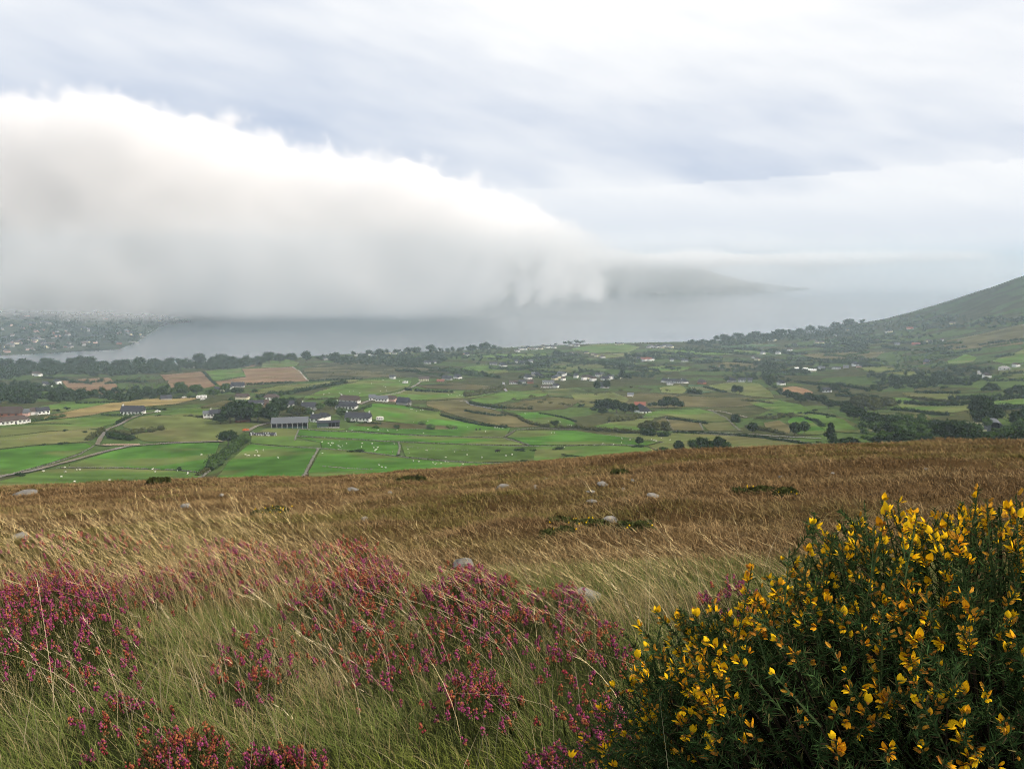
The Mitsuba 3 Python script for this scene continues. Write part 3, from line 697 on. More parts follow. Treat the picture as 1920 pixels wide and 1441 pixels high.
HEDGES = [
 ([(392, 884), (410, 868), (430, 852), (450, 838), (462, 828)], 17, 'tall dense clipped hedge slanting between two bright green fields', 'leaf_mid', 1.05),
 ([(372, 892), (384, 887), (394, 881)], 8, 'low scrubby end of the tall clipped hedge', 'leaf_olive', 1.2),
 ([(0, 798), (40, 795), (70, 791), (100, 787), (122, 783)], 7, 'thick garden hedge around the long dark roofed bungalow', 'leaf_mid', 1.2),
 ([(190, 779), (230, 780), (272, 779)], 4, 'trimmed hedge in front of the lone white house', 'leaf_mid', 1.2),
 ([(268, 768), (290, 766), (312, 767)], 4, 'hedge behind the lone white house', 'leaf_dark', 1.2),
 ([(200, 822), (226, 824), (250, 828)], 12, 'dark gorse patch beside the farm lane', 'leaf_dark', 1.6),
 ([(204, 814), (240, 818), (280, 812), (306, 807)], 9, 'long dark gorse bank above the sandy turning place', 'leaf_olive', 1.5),
 ([(164, 828), (180, 820), (196, 808)], 8, 'bushy hedge along the farm lane', 'leaf_olive', 1.1),
 ([(218, 796), (232, 790), (244, 786)], 6, 'bushes at the lane bend below the white house', 'leaf_dark', 1.1),
 ([(826, 779), (850, 786), (880, 793), (910, 798), (950, 803)], 6, 'straight dark hedge dropping right from the white houses', 'leaf_dark', 1.2),
 ([(760, 764), (790, 768), (822, 773)], 6, 'hedge below the dark roofed houses', 'leaf_olive', 1.2),
 ([(756, 731), (800, 734), (850, 736)], 7, 'wide dark hedge in the middle of the sheep fields', 'leaf_dark', 1.2),
 ([(480, 745), (540, 737), (600, 727), (650, 719)], 7, 'long slanting hedge under the yellowing strip', 'leaf_dark', 1.2),
 ([(540, 747), (600, 747), (640, 746)], 4, 'low hedge under the left sheep field', 'leaf_olive', 1.2),
 ([(640, 772), (670, 772), (696, 765)], 5, 'curved garden hedge before the white bungalows', 'leaf_mid', 1.2),
 ([(650, 790), (690, 792), (714, 794)], 4, 'dark low hedge before the dark roofed long house', 'leaf_dark', 1.2),
 ([(870, 746), (900, 741), (930, 736), (944, 728)], 9, 'roadside bushes climbing to the crossroads', 'leaf_olive', 1.1),
 ([(880, 757), (910, 765), (950, 768)], 6, 'ragged hedge beside the road bend', 'leaf_dark', 1.2),
 ([(920, 764), (960, 768), (1000, 770)], 6, 'ragged hedge through the rushes', 'leaf_olive', 1.3),
 ([(870, 772), (900, 778), (930, 782), (950, 782)], 5, 'bushy bank crossing the brown rushy slope', 'leaf_dark', 1.3),
 ([(940, 776), (970, 784), (1000, 796), (1030, 801)], 6, 'hedge beside the sheep pasture', 'leaf_olive', 1.2),
 ([(1010, 778), (1050, 784), (1080, 792)], 3, 'thin hedge crossing the sheep pasture', 'leaf_dark', 1.3),
 ([(1040, 803), (1080, 803), (1120, 806), (1160, 808), (1200, 812)], 8, 'long roadside hedge behind the lowest bright fields', 'leaf_olive', 1.1),
 ([(1204, 814), (1222, 816), (1250, 818)], 13, 'tall dark thicket in the roadside hedge', 'leaf_dark', 1.2),
 ([(1250, 788), (1280, 790), (1310, 794), (1328, 795)], 5, 'straight dark hedge across the round knoll', 'leaf_dark', 1.2),
 ([(1260, 811), (1320, 812), (1380, 815), (1440, 821)], 5, 'dark hedge by the valley road', 'leaf_dark', 1.2),
 ([(1440, 822), (1480, 828), (1520, 834)], 5, 'dark hedge end by the valley road', 'leaf_dark', 1.3),
 ([(1140, 792), (1180, 790), (1200, 786)], 9, 'low wood edge left of the grey gabled house', 'leaf_olive', 1.3),
 ([(1390, 752), (1420, 754), (1450, 758)], 4, 'scattered bracken bushes on the brown slope', 'leaf_olive', 1.6),
 ([(1400, 800), (1440, 806), (1470, 812)], 6, 'hedge under the dry slope by the round trees', 'leaf_olive', 1.2),
 ([(1510, 788), (1530, 792), (1545, 800)], 5, 'hedge on top of the lively green field', 'leaf_dark', 1.3),
 ([(1512, 776), (1540, 780), (1566, 784)], 4, 'short dark hedge in the long meadow', 'leaf_dark', 1.4),
 ([(1682, 756), (1720, 758), (1760, 761), (1800, 762), (1834, 758)], 8, 'hedge between the two terraced strips', 'leaf_dark', 1.1),
 ([(1700, 748), (1760, 752), (1830, 756)], 5, 'thin hedge above the terraced strips', 'leaf_olive', 1.2),
 ([(1672, 768), (1700, 772), (1740, 778), (1780, 782)], 6, 'hedge below the long terraced field', 'leaf_dark', 1.2),
 ([(1780, 752), (1820, 748), (1860, 752), (1920, 748)], 9, 'bushy hedge towards the right edge', 'leaf_dark', 1.1),
 ([(1862, 768), (1890, 770), (1920, 768)], 10, 'dark hedge above the barn field', 'leaf_dark', 1.1),
 ([(1716, 738), (1760, 740), (1800, 740)], 6, 'hedge on the upper terrace at the right', 'leaf_dark', 1.2),
 ([(1570, 742), (1610, 746), (1650, 750)], 6, 'hedge left of the terraced strips', 'leaf_dark', 1.2),
 ([(1496, 716), (1530, 722), (1570, 724), (1620, 730)], 6, 'hedge behind the ploughed field', 'leaf_dark', 1.2),
 ([(1288, 736), (1300, 738), (1316, 740)], 9, 'bushy corner by the deep green wedge', 'leaf_dark', 1.1),
 ([(1320, 726), (1344, 732), (1360, 736)], 4, 'hedge between the wedge and the pale field', 'leaf_dark', 1.2),
 ([(580, 715), (620, 713), (680, 712)], 4, 'dark hedge below the heathy slope', 'leaf_dark', 1.3),
 ([(462, 722), (500, 719), (550, 716)], 4, 'hedge below the large cut hillside', 'leaf_dark', 1.3),
 ([(380, 697), (392, 710), (404, 722)], 2.4, 'hedge line between cut field and green field', 'leaf_dark', 1.3),
 ([(300, 748), (340, 746), (372, 745)], 5, 'hedge along the back of the golden strip', 'leaf_dark', 1.3),
 ([(228, 754), (180, 756), (140, 757)], 4, 'hedge behind the field at the back of the golden strip', 'leaf_dark', 1.3),
 ([(378, 768), (410, 766), (440, 766)], 4, 'scrub line above the grey bungalow', 'leaf_olive', 1.4),
 ([(345, 783), (370, 784), (380, 784)], 4, 'scrub left of the grey bungalow', 'leaf_olive', 1.4),
]
for pts, h, lab, lf, wf in HEDGES:
    hedge(pts, h, lab, lf, wf)

# hedge rows of the far patchwork
rngh = np.random.default_rng(77)
FARBOX = [(760, 1060, 668, 712, 'between the crossroads houses and the shore village'), (1060, 1300, 664, 708, 'behind the white terrace'), (1300, 1520, 652, 706, 'in front of the shore trees'),
          (1500, 1700, 630, 700, 'around the long white farm'), (1700, 1900, 640, 730, 'on the right hillside'), (20, 300, 700, 745, 'around the left cut field')]
for x0, x1, y0, y1, where in FARBOX:
    for k in range(24 if x0 > 700 else 9):
        cx, cy = rngh.uniform(x0, x1), rngh.uniform(y0, y1)
        L = rngh.uniform(30, 95); sl = rngh.normal() * .07 + (-.10 if x0 > 1650 else .03)
        pts = [(cx - L / 2, cy - sl * L / 2 + rngh.normal()), (cx, cy + rngh.normal()), (cx + L / 2, cy + sl * L / 2 + rngh.normal())]
        hedge(pts, rngh.uniform(3.4, 6.5), f'dark far hedgerow {where}', ['leaf_dark', 'leaf_mid', 'leaf_dark'][k % 3], 1.3, name='hedgerow', group=f'far hedgerows {where}', lumpy=.5)

# ---------------------------------------------------------------- trees that stand out
GR = 'trees of the dark clump beside the long shed'
for i, (x, y, h, w) in enumerate([(414, 797, 16, 24), (432, 796, 31, 28), (452, 796, 33, 36), (470, 794, 30, 26), (484, 793, 30, 32)]):
    tree(x, y, h, w, ['small round tree at the left end of the dark clump', 'dark round tree second in the clump by the red roofed barn', 'broadest tree in the dark clump by the red roofed barn', 'tree in the dark clump right behind the red roofed barn', 'lighter green tree at the right end of the dark clump'][i], leaf=['leaf_dark', 'leaf_dark', 'leaf_dark', 'leaf_dark', 'leaf_mid'][i])
tree(508, 796, 33, 32, 'big dark round tree at the left corner of the long shed', leaf='leaf_dark')
tree(524, 780, 25, 26, 'dark tree behind the big round one by the shed', leaf='leaf_dark')
for x, y, h, w in [(548, 782, 16, 20), (562, 786, 18, 24), (578, 784, 14, 22), (546, 762, 14, 18), (561, 764, 14, 16), (622, 768, 16, 22), (640, 782, 14, 20), (600, 770, 12, 14), (652, 794, 10, 12)]:
    tree(x, y, h, w, 'garden tree among the farmhouses behind the long shed', 'garden trees behind the long shed')
tree(428, 836, 22, 30, 'round dark bush-like tree left of the clipped hedge top', leaf='leaf_dark')
for x, y, h, w, l in [(706, 801, 8, 11, 'first'), (742, 802, 10, 13, 'second'), (796, 795, 11, 16, 'third'), (809, 803, 12, 13, 'fourth'), (847, 802, 11, 16, 'fifth')]:
    tree(x, y, h, w, f'round dark bush, {l} from the left on the dry bank', kind='bush')
for x, y, h, w in [(334, 883, 9, 10), (36, 894, 9, 16), (117, 834, 6, 14), (120, 810, 4, 9), (158, 813, 4, 9), (80, 836, 4, 9), (107, 772, 5, 11), (126, 768, 7, 8), (296, 782, 4, 8), (747, 857, 6, 7), (670, 850, 6, 26), (978, 844, 7, 20), (999, 844, 5, 10), (1046, 842, 8, 17), (1040, 797, 12, 10), (984, 864, 4, 14), (1060, 856, 5, 26), (1085, 856, 4, 16)]:
    tree(x, y, h, w, 'low dark bush standing alone in the near green fields', 'lone bushes in the near green fields', kind='bush', leaf='leaf_dark')
for i, (x, y, h, w, k) in enumerate([(1244, 851, 15, 22, 'bush'), (1274, 851, 22, 20, 'round'), (1300, 850, 21, 19, 'round'), (1316, 850, 24, 20, 'round'), (1331, 849, 20, 18, 'round'), (1347, 848, 25, 22, 'round'), (1362, 847, 15, 16, 'round'), (1386, 845, 9, 14, 'bush')]):
    tree(x, y, h, w, f"dark {['bush', 'tree', 'tree', 'tree', 'tree', 'tree', 'tree', 'bush'][i]}, number {['one', 'two', 'three', 'four', 'five', 'six', 'seven', 'eight'][i]} from the left in the row rising behind the moor edge", kind=k, leaf=['leaf_mid', 'leaf_dark'][i % 2])
tree(1199, 834, 13, 16, 'wind bent small tree at the wall end in the bright fields', leaf='leaf_dark')
tree(1195, 839, 7, 18, 'low bush under the wind bent tree', kind='bush', leaf='leaf_dark')
for x, y, h, w in [(1217, 810, 18, 22), (1230, 814, 20, 22), (1246, 812, 20, 20), (1206, 806, 12, 18)]:
    tree(x, y, h, w, 'thicket tree in the roadside hedge above the bright fields', 'thicket trees by the roadside hedge', leaf='leaf_olive')
for x, y, h, w in [(1124, 772, 18, 18), (1140, 774, 20, 22), (1156, 776, 20, 24), (1172, 778, 18, 20), (1186, 778, 16, 18), (1130, 780, 12, 16), (1112, 778, 10, 16), (1090, 766, 8, 12)]:
    tree(x, y, h, w, 'dark tree in the small wood left of the grey gabled house', 'small wood beside the grey gabled house', leaf='leaf_dark')
for x, y, h, w in [(1228, 764, 10, 14), (1240, 763, 14, 14), (1252, 764, 18, 18), (1264, 764, 18, 18), (1276, 764, 12, 12), (1216, 763, 8, 12)]:
    tree(x, y, h, w, 'dark tree in the grove right of the pink house', 'grove right of the pink house', leaf='leaf_dark')
for x, y, h, w in [(1119, 733, 15, 12), (1137, 733, 17, 12)]:
    tree(x, y, h, w, 'tall narrow tree flanking the small grey house', 'tall pair flanking the small grey house', leaf='leaf_dark')
for x, y, h, w in [(1166, 714, 20, 12), (1178, 712, 12, 14), (1192, 712, 10, 14), (1206, 712, 10, 14), (1220, 711, 9, 14)]:
    tree(x, y, h, w, 'tree in the dark block left of the white terrace', 'dark block of trees left of the white terrace', leaf='leaf_dark')
for x, y, h, w in [(1377, 739, 14, 11), (1387, 739, 12, 10)]:
    tree(x, y, h, w, 'dark tree of the pair standing in the pale field', 'pair of trees in the pale field', leaf='leaf_dark')
tree(1378, 796, 18, 16, 'dark tree beside the thin stony track', leaf='leaf_dark')
tree(1412, 812, 17, 17, 'dark tree by the valley road wall', leaf='leaf_dark')
tree(1489, 814, 20, 22, 'left one of the two round trees in the lively green field', leaf='leaf_dark')
tree(1508, 811, 18, 18, 'right one of the two round trees in the lively green field', leaf='leaf_mid')
for x, y, h, w, k in [(1556, 826, 26, 24, 'pine'), (1572, 834, 14, 26, 'bush'), (1592, 835, 16, 28, 'bush'), (1536, 832, 8, 10, 'bush')]:
    tree(x, y, h, w, 'dark evergreen in the shelter clump just beyond the moor edge' if k == 'pine' else 'dark bush in the shelter clump just beyond the moor edge', None if k == 'pine' else 'bushes of the shelter clump by the moor edge', kind=k, leaf='leaf_dark')
for x, y, h, w, l in [(1636, 834, 15, 36, 'leaf_light'), (1664, 834, 16, 34, 'leaf_mid'), (1690, 834, 22, 34, 'leaf_dark'), (1718, 834, 18, 30, 'leaf_mid'), (1745, 835, 16, 34, 'leaf_dark'), (1768, 832, 28, 36, 'leaf_dark'), (1790, 832, 32, 40, 'leaf_dark'), (1812, 834, 30, 38, 'leaf_dark'),
                      (1836, 836, 22, 36, 'leaf_dark'), (1862, 836, 20, 40, 'leaf_mid'), (1890, 836, 24, 40, 'leaf_mid'), (1916, 836, 22, 40, 'leaf_dark'), (1756, 814, 20, 26, 'leaf_dark'), (1782, 812, 18, 28, 'leaf_dark'), (1730, 822, 16, 24, 'leaf_dark'), (1940, 836, 24, 40, 'leaf_mid')]:
    tree(x, y, h, w, 'leafy tree of the wood over the moor edge at the right', 'wood over the moor edge at the right', leaf=l)
for x, y, h, w in [(1836, 790, 34, 30), (1852, 794, 30, 32), (1866, 796, 24, 24), (1830, 796, 18, 20)]:
    tree(x, y, h, w, 'tall dark tree standing behind the blue grey barn', 'tall trees behind the barn', leaf='leaf_dark')
for x, y, h, w in [(1908, 800, 22, 26), (1924, 798, 22, 26)]:
    tree(x, y, h, w, 'dark tree right of the barn at the picture edge', 'trees right of the barn', leaf='leaf_dark')
rngt = np.random.default_rng(5)


def belt(pts, n, h, w, jit, label, group, leaf=None, kinds=('round',)):
    P = np.array(pts, float); s = np.concatenate([[0], np.cumsum(np.hypot(*np.diff(P, axis=0).T))])
    for k in range(n):
        t = (k + rngt.uniform(.1, .9)) / n * s[-1]
        x, y = np.interp(t, s, P[:, 0]), np.interp(t, s, P[:, 1])
        f = rngt.uniform(.65, 1.2)
        tree(x + rngt.normal() * 2, y + rngt.normal() * jit, h * f, w * f * rngt.uniform(.9, 1.15), label, group, kinds[rngt.integers(len(kinds))], leaf)


belt([(1584, 776), (1610, 788), (1640, 800), (1670, 808), (1700, 814)], 16, 19, 24, 2.5, 'dark tree in the belt running down the right valley', 'belt down the right valley', 'leaf_dark')
belt([(1600, 768), (1640, 770), (1668, 764)], 9, 17, 22, 3, 'olive green tree at the head of the right valley belt', 'head of the right valley belt', 'leaf_olive')
belt([(1470, 746), (1500, 752), (1530, 760), (1560, 764), (1590, 768)], 14, 13, 18, 3, 'dark tree in the wooded bank under the ploughed field', 'wooded bank under the ploughed field', 'leaf_dark')
belt([(1440, 722), (1456, 734), (1470, 742)], 6, 12, 15, 2, 'dark tree left of the ploughed field', 'trees left of the ploughed field', 'leaf_dark')
belt([(1360, 718), (1400, 712), (1440, 716), (1480, 720)], 9, 9, 13, 2, 'dark tree behind the grey and white houses', 'trees behind the grey and white houses', 'leaf_dark')
belt([(1525, 738), (1560, 736), (1600, 742)], 8, 11, 15, 2.5, 'dark tree around the small white house right of the ploughed field', 'trees right of the ploughed field', 'leaf_dark')
belt([(1620, 738), (1680, 730), (1740, 728), (1780, 732)], 11, 9, 14, 3, 'dark tree above the terraced strips at the right', 'trees above the terraced strips', 'leaf_dark')
belt([(1700, 712), (1760, 706), (1800, 702), (1860, 698)], 11, 9, 14, 4, 'dark tree on the lower right hillside', 'trees of the lower right hillside', 'leaf_dark')
belt([(1840, 740), (1870, 744), (1900, 738), (1930, 740)], 6, 12, 16, 4, 'dark tree at the right edge above the fields', 'trees at the right edge', 'leaf_dark')
belt([(980, 688), (1030, 684), (1080, 682), (1100, 684)], 9, 8, 11, 1.5, 'dark tree in the far plantation below the shore village', 'far plantation below the shore village', 'leaf_dark')
belt([(1420, 690), (1470, 694), (1520, 688), (1560, 686)], 10, 8, 13, 3, 'dark tree near the long white farm', 'trees near the long white farm', 'leaf_dark')
belt([(830, 706), (880, 704), (930, 712), (950, 716)], 8, 9, 11, 2, 'dark tree beside the crossroads houses', 'trees beside the crossroads houses', 'leaf_dark')
belt([(965, 722), (1005, 726), (1020, 732)], 4, 7, 10, 2, 'bush in the gardens of the crossroads houses', 'garden bushes at the crossroads', 'leaf_dark', ('bush',))
belt([(320, 742), (350, 738), (390, 738), (430, 736)], 9, 13, 16, 2.5, 'dark tree around the yellow gabled house', 'trees round the yellow gabled house', 'leaf_mid')
belt([(330, 734), (346, 738), (350, 744)], 3, 18, 18, 1, 'tall green tree left of the white mobile home', 'tall trees left of the mobile home', 'leaf_mid')
belt([(430, 752), (500, 750), (540, 744), (560, 742)], 7, 9, 12, 2, 'garden tree around the white roadside houses', 'garden trees by the roadside houses', 'leaf_mid')
belt([(410, 742), (440, 738), (480, 736)], 5, 10, 14, 2, 'tree by the slate roofed farm', 'trees by the slate roofed farm', 'leaf_dark')
belt([(1300, 744), (1200, 728), (1160, 734), (1090, 740)], 12, 4, 7, 3, 'small round bush on the brown bracken slope', 'bushes on the brown bracken slope', 'leaf_olive', ('bush',))
belt([(960, 756), (1020, 752), (1060, 758), (1100, 752), (1130, 760)], 12, 5, 9, 4, 'bush in the golden rushes', 'bushes in the golden rushes', 'leaf_olive', ('bush',))
belt([(1430, 776), (1470, 782), (1500, 778), (1560, 790)], 7, 5, 9, 5, 'bush dotted on the long meadow', 'bushes on the long meadow', 'leaf_dark', ('bush',))
belt([(1420, 788), (1440, 790), (1470, 784), (1490, 780)], 8, 9, 14, 2, 'bush in the thicket left of the two round trees', 'thicket left of the two round trees', 'leaf_olive', ('bush',))
SHORE_LINE = [(-20, 690), (60, 690), (100, 689), (160, 687), (230, 686), (320, 685), (400, 682), (470, 679), (540, 675), (600, 672), (650, 668)]
belt([(x, y + 5) for x, y in SHORE_LINE], 30, 15, 18, 1.5, 'rounded tree standing along the near shore at the left', 'trees along the near shore at the left', 'leaf_dark')
belt([(660, 670), (720, 667), (780, 664), (860, 661), (940, 657)], 26, 11, 14, 1.6, 'tree on the near shore before the middle of the lough', 'trees on the near shore in the middle', 'leaf_dark')
belt([(1040, 648), (1060, 646), (1075, 644), (1095, 644)], 6, 7, 9, 1, 'tree on the skyline of the green point', 'skyline trees of the green point', 'leaf_dark')
belt([(1290, 648), (1340, 643), (1400, 638), (1460, 631), (1500, 627), (1560, 619), (1620, 611)], 36, 10, 13, 1.6, 'tree of the belt along the right shore', 'trees along the right shore', 'leaf_dark')


def wood(polys, n, hm, label, leaf, seed, kinds=('round', 'bush')):
    """A wood that reads as one mass: one mesh of low crowns."""
    rng = np.random.default_rng(seed); parts = []
    P = Polygon(polys); x0, y0, x1, y1 = P.bounds
    while len(parts) < n:
        x, y = rng.uniform(x0, x1), rng.uniform(y0, y1)
        if not contains_xy(P, x, y): continue
        p, r = at(x, y)
        if p[2] < SEA - 4: continue
        H = hm * rng.uniform(.6, 1.25); w = H * rng.uniform(.9, 1.3)
        v, f = FAR_RAW[kinds[rng.integers(len(kinds))]][rng.integers(4)]
        a = rng.uniform(0, 6.28); R = np.array([[math.cos(a), -math.sin(a), 0], [math.sin(a), math.cos(a), 0], [0, 0, 1]])
        parts.append(((v * [w, w, H]) @ R.T + p - [0, 0, H * .1], f))
    key = fresh('woodland')
    add(key, join(parts), leaf)
    tag(key, label, 'woodland', kind='stuff')


wood([(-30, 690), (160, 688), (320, 684), (480, 678), (500, 684), (440, 692), (320, 698), (200, 705), (130, 702), (80, 704), (-30, 716)], 420, 16, 'dense dark woodland lining the near shore at the left', 'leaf_dark', 1)
wood([(-30, 728), (60, 722), (116, 728), (140, 742), (230, 738), (300, 735), (320, 744), (240, 752), (120, 756), (-30, 764)], 230, 10, 'dark low woodland behind the golden strip at the left', 'leaf_dark', 2)
wood([(230, 706), (300, 704), (324, 732), (240, 737)], 60, 4, 'dark scrub between the two left cut fields', 'leaf_olive', 3)
wood([(600, 672), (700, 668), (800, 664), (860, 668), (830, 682), (760, 688), (640, 684)], 230, 11, 'dark woodland on the shore left of the village', 'leaf_dark', 4)
wood([(600, 690), (700, 684), (840, 690), (846, 702), (700, 704), (610, 708)], 80, 3, 'dark brown scrub on the heathy slope', 'leaf_olive', 5)
wood([(820, 664), (900, 656), (960, 654), (950, 664), (860, 676)], 50, 8, 'woodland behind the far white gable', 'leaf_dark', 6)
wood([(1150, 676), (1200, 664), (1260, 654), (1340, 650), (1340, 662), (1230, 668), (1180, 684)], 70, 8, 'woodland around the white village terrace', 'leaf_dark', 7)
wood([(1290, 646), (1360, 641), (1440, 631), (1500, 625), (1620, 612), (1640, 624), (1560, 632), (1440, 642), (1330, 654)], 300, 13, 'dark shore woodland below the right hill', 'leaf_dark', 8)
wood([(1620, 608), (1700, 592), (1760, 590), (1840, 600), (1920, 590), (1980, 580), (1980, 604), (1880, 614), (1760, 618), (1660, 622)], 200, 11, 'dark woodland on the foot of the right hill', 'leaf_dark', 9)
wood([(1330, 690), (1440, 676), (1500, 672), (1560, 690), (1520, 704), (1440, 706), (1340, 700)], 110, 8, 'woodland left of the long white farm', 'leaf_dark', 10)
wood([(1620, 700), (1700, 706), (1800, 690), (1860, 690), (1850, 716), (1720, 728), (1640, 730)], 160, 8, 'scrubby woodland on the lower right hillside', 'leaf_dark', 11)
wood([(1680, 660), (1760, 660), (1780, 690), (1700, 700), (1640, 690)], 90, 7, 'scrub woodland in the dip of the right hillside', 'leaf_mid', 12)
wood([(1340, 705), (1480, 706), (1500, 716), (1400, 712)], 40, 6, 'low woodland strip behind the grey house', 'leaf_dark', 13)
wood([(1500, 640), (1600, 626), (1700, 620), (1780, 626), (1700, 640), (1560, 650)], 90, 8, 'broken woodland before the foot of the right hill', 'leaf_dark', 14)
wood([(1000, 690), (1100, 672), (1240, 682), (1300, 696), (1180, 706), (1060, 704)], 80, 5, 'broken scrub woodland behind the crossroads houses', 'leaf_dark', 15)
wood([(860, 674), (960, 664), (1060, 668), (1080, 676), (980, 682), (900, 684)], 60, 7, 'woodland around the far white cottages', 'leaf_dark', 16)
wood([(1660, 780), (1760, 806), (1850, 800), (1920, 812), (1920, 830), (1640, 830), (1600, 812)], 60, 9, 'undergrowth of the wood over the moor edge at the right', 'leaf_mid', 17)
# ================================================================ houses and farm buildings
def prism_house(L, D, h, rh, hip=0.0):
    """Walls up to the eaves with the gables: one closed body."""
    x, y = L / 2, D / 2
    hx = x - hip
    v = np.array([[-x, -y, -1.2], [x, -y, -1.2], [x, y, -1.2], [-x, y, -1.2], [-x, -y, h], [x, -y, h], [x, y, h], [-x, y, h], [-hx, 0, h + rh - .06], [hx, 0, h + rh - .06]], float)
    f = [[0, 1, 5], [0, 5, 4], [1, 2, 6], [1, 6, 5], [2, 3, 7], [2, 7, 6], [3, 0, 4], [3, 4, 7], [5, 6, 9], [7, 4, 8], [4, 5, 9], [4, 9, 8], [6, 7, 8], [6, 8, 9]]
    return v, np.array(f)


def gable_roof(L, D, h, rh, hip=0.0, t=.22, over=.35):
    x, y = L / 2 + over, D / 2 + over
    hx = x - hip
    e = h - over * rh / (D / 2)
    lo = np.array([[-x, -y, e], [x, -y, e], [x, y, e], [-x, y, e], [-hx, 0, h + rh], [hx, 0, h + rh]], float)
    hi = lo + [0, 0, t]
    v = np.vstack([lo, hi])
    top = [[6, 7, 11], [6, 11, 10], [8, 9, 10], [8, 10, 11], [7, 8, 11], [9, 6, 10]]
    f = top + [[a - 6, c - 6, b - 6] for a, b, c in top[:4]] + [[0, 1, 7], [0, 7, 6], [1, 2, 8], [1, 8, 7], [2, 3, 9], [2, 9, 8], [3, 0, 6], [3, 6, 9]]
    return v, np.array(f)


def bx(x0, x1, y0, y1, z0, z1):
    m = trimesh.creation.box(bounds=[[x0, y0, z0], [x1, y1, z1]])
    return np.array(m.vertices), np.array(m.faces)


def house(px, py, Lpx, label, D=7.5, h=2.7, rh=2.6, yaw=0, wall='white_render', roof='slate', wins=0, doors=0, chim=0, hip=0, group=None, name='house', cat='house', gable_win=0):
    p, r = at(px, py)
    d = math.hypot(r, p[2])
    L = max(3.0, Lpx * d / F / max(.35, math.cos(math.radians(yaw))))
    az = math.degrees(math.atan2(p[0], p[1]))
    key = fresh(name)
    M = T().translate([p[0], p[1], p[2] + .3]).rotate([0, 0, 1], -az + yaw)
    add(key + '__wall', prism_house(L, D, h, rh, hip), wall, M)
    add(key + '__roof', gable_roof(L, D, h, rh, hip), roof, M)
    for k in range(chim):
        x = (-L / 2 + .7) if k == 0 else (L / 2 - .7) if k == 1 else 0
        add(key + '__chimney' + ('' if k == 0 else f'_{k:03d}'), bx(x - .45, x + .45, -.4, .4, h + rh * .7, h + rh + 1.1), wall, M)
    n = wins + doors; q = 0; w = 0
    for k in range(n):
        x = -L / 2 + (k + .5) / n * L
        if doors and k == n // 2:
            add(key + '__door', bx(x - .5, x + .5, -D / 2 - .06, -D / 2 + .05, -.1, 2.1), 'dark_glass', M)
            continue
        add(key + '__window' + ('' if w == 0 else f'_{w:03d}'), bx(x - .75, x + .75, -D / 2 - .06, -D / 2 + .05, .95, 2.15), 'dark_glass', M); w += 1
    for k in range(gable_win):
        z = 1.0 + 2.4 * k
        for y in ((-1.4, 1.4) if k == 0 else (0,)):
            add(key + '__window' + ('' if w == 0 else f'_{w:03d}'), bx(L / 2 - .05, L / 2 + .06, y - .55, y + .55, z, z + 1.1), 'dark_glass', M); w += 1
    tag(key, label, cat, group)
    return key


W_, C_, P_, S_ = 'white_render', 'cream_render', 'pink_render', 'stone_grey'
house(250, 777, 34, 'lone white house with grey slate roof and bright gable behind a trimmed hedge', yaw=-24, rh=3.6, wins=5, doors=1, chim=1, gable_win=2)
house(24, 796, 48, 'long low white bungalow with dark hipped roof at the left edge', yaw=12, roof='brown_tile', wins=7, doors=1, hip=4)
house(22, 780, 30, 'brown roofed house with a tan gable behind the long bungalow', yaw=-30, rh=4.2, h=3, roof='brown_tile', wall='brick_red', wins=3)
house(47, 779, 12, 'small pinkish outbuilding beside the brown roofed house', yaw=-20, wall=P_, roof='grey_sheet', D=5)
house(64, 777, 10, 'little white outhouse between pinkish outbuilding and grey bungalow', wall=W_, D=5, roof='brown_tile')
house(80, 776, 18, 'grey roofed bungalow with a white front wall at the left', yaw=14, wins=3)
house(388, 784, 12, 'white two windowed block at the left of the grey roofed bungalow', rh=1.6, wins=2, wall=W_, roof='grey_sheet')
house(404, 784, 18, 'grey roofed bungalow beside the dark clump of round trees', rh=2.6, wins=3, wall=W_, chim=1)
house(456, 793, 26, 'old low stone barn with rusty red roof in front of the dark clump', roof='brown_tile', wall='brick_red', h=1.8, rh=2.2, D=5, name='barn', cat='barn')
house(594, 791, 16, 'white farmhouse just right of the long shed', yaw=-30, wins=2, chim=1)
house(608, 788, 12, 'white farmhouse annexe behind the green barn', yaw=-40, wins=1)
house(579, 769, 24, 'white house with three grey dormer bays behind the garden trees', yaw=-12, wins=4, rh=3.2, chim=1)
house(542, 764, 17, 'small white house with slate roof among the garden trees', yaw=-15, wins=3)
house(656, 756, 32, 'upper white house of the two with dark brown roof by the lane', yaw=-28, rh=3.6, roof='brown_tile', wins=4, gable_win=2, chim=1)
house(650, 768, 36, 'white bungalow with mid grey roof just below the upper white house', yaw=-22, rh=3.0, wins=5, doors=1, chim=1, gable_win=1)
house(672, 787, 44, 'long white house with near black roof above the dry bank', yaw=-18, rh=3.4, wins=6, doors=1, chim=2, gable_win=2)
house(716, 752, 22, 'low white bungalow behind the green field at the lane end', yaw=-10, wins=4, roof='grey_sheet')
house(698, 749, 12, 'small white house half hidden by the lane bushes', wins=2, roof='grey_sheet')
house(736, 752, 12, 'brown roofed cottage between the white bungalow and the black roofed house', roof='brown_tile', wall=P_, yaw=-20)
house(757, 760, 20, 'black roofed house with tan gable right of the white bungalow', yaw=-34, rh=4, wall=S_, gable_win=1)
house(482, 757, 30, 'long white roadside building with a brick end', yaw=-8, wins=6, rh=1.8)
house(500, 758, 8, 'red brick shed at the end of the long white roadside building', wall='brick_red', roof='brown_tile', D=5, name='shed', cat='shed')
house(455, 747, 20, 'brown roofed house with a cream gable by the roadside', yaw=-26, wall=C_, roof='brown_tile', gable_win=1)
house(509, 747, 27, 'white hip roofed bungalow right of the roadside building', yaw=-6, wins=5, hip=4, roof='brown_tile')
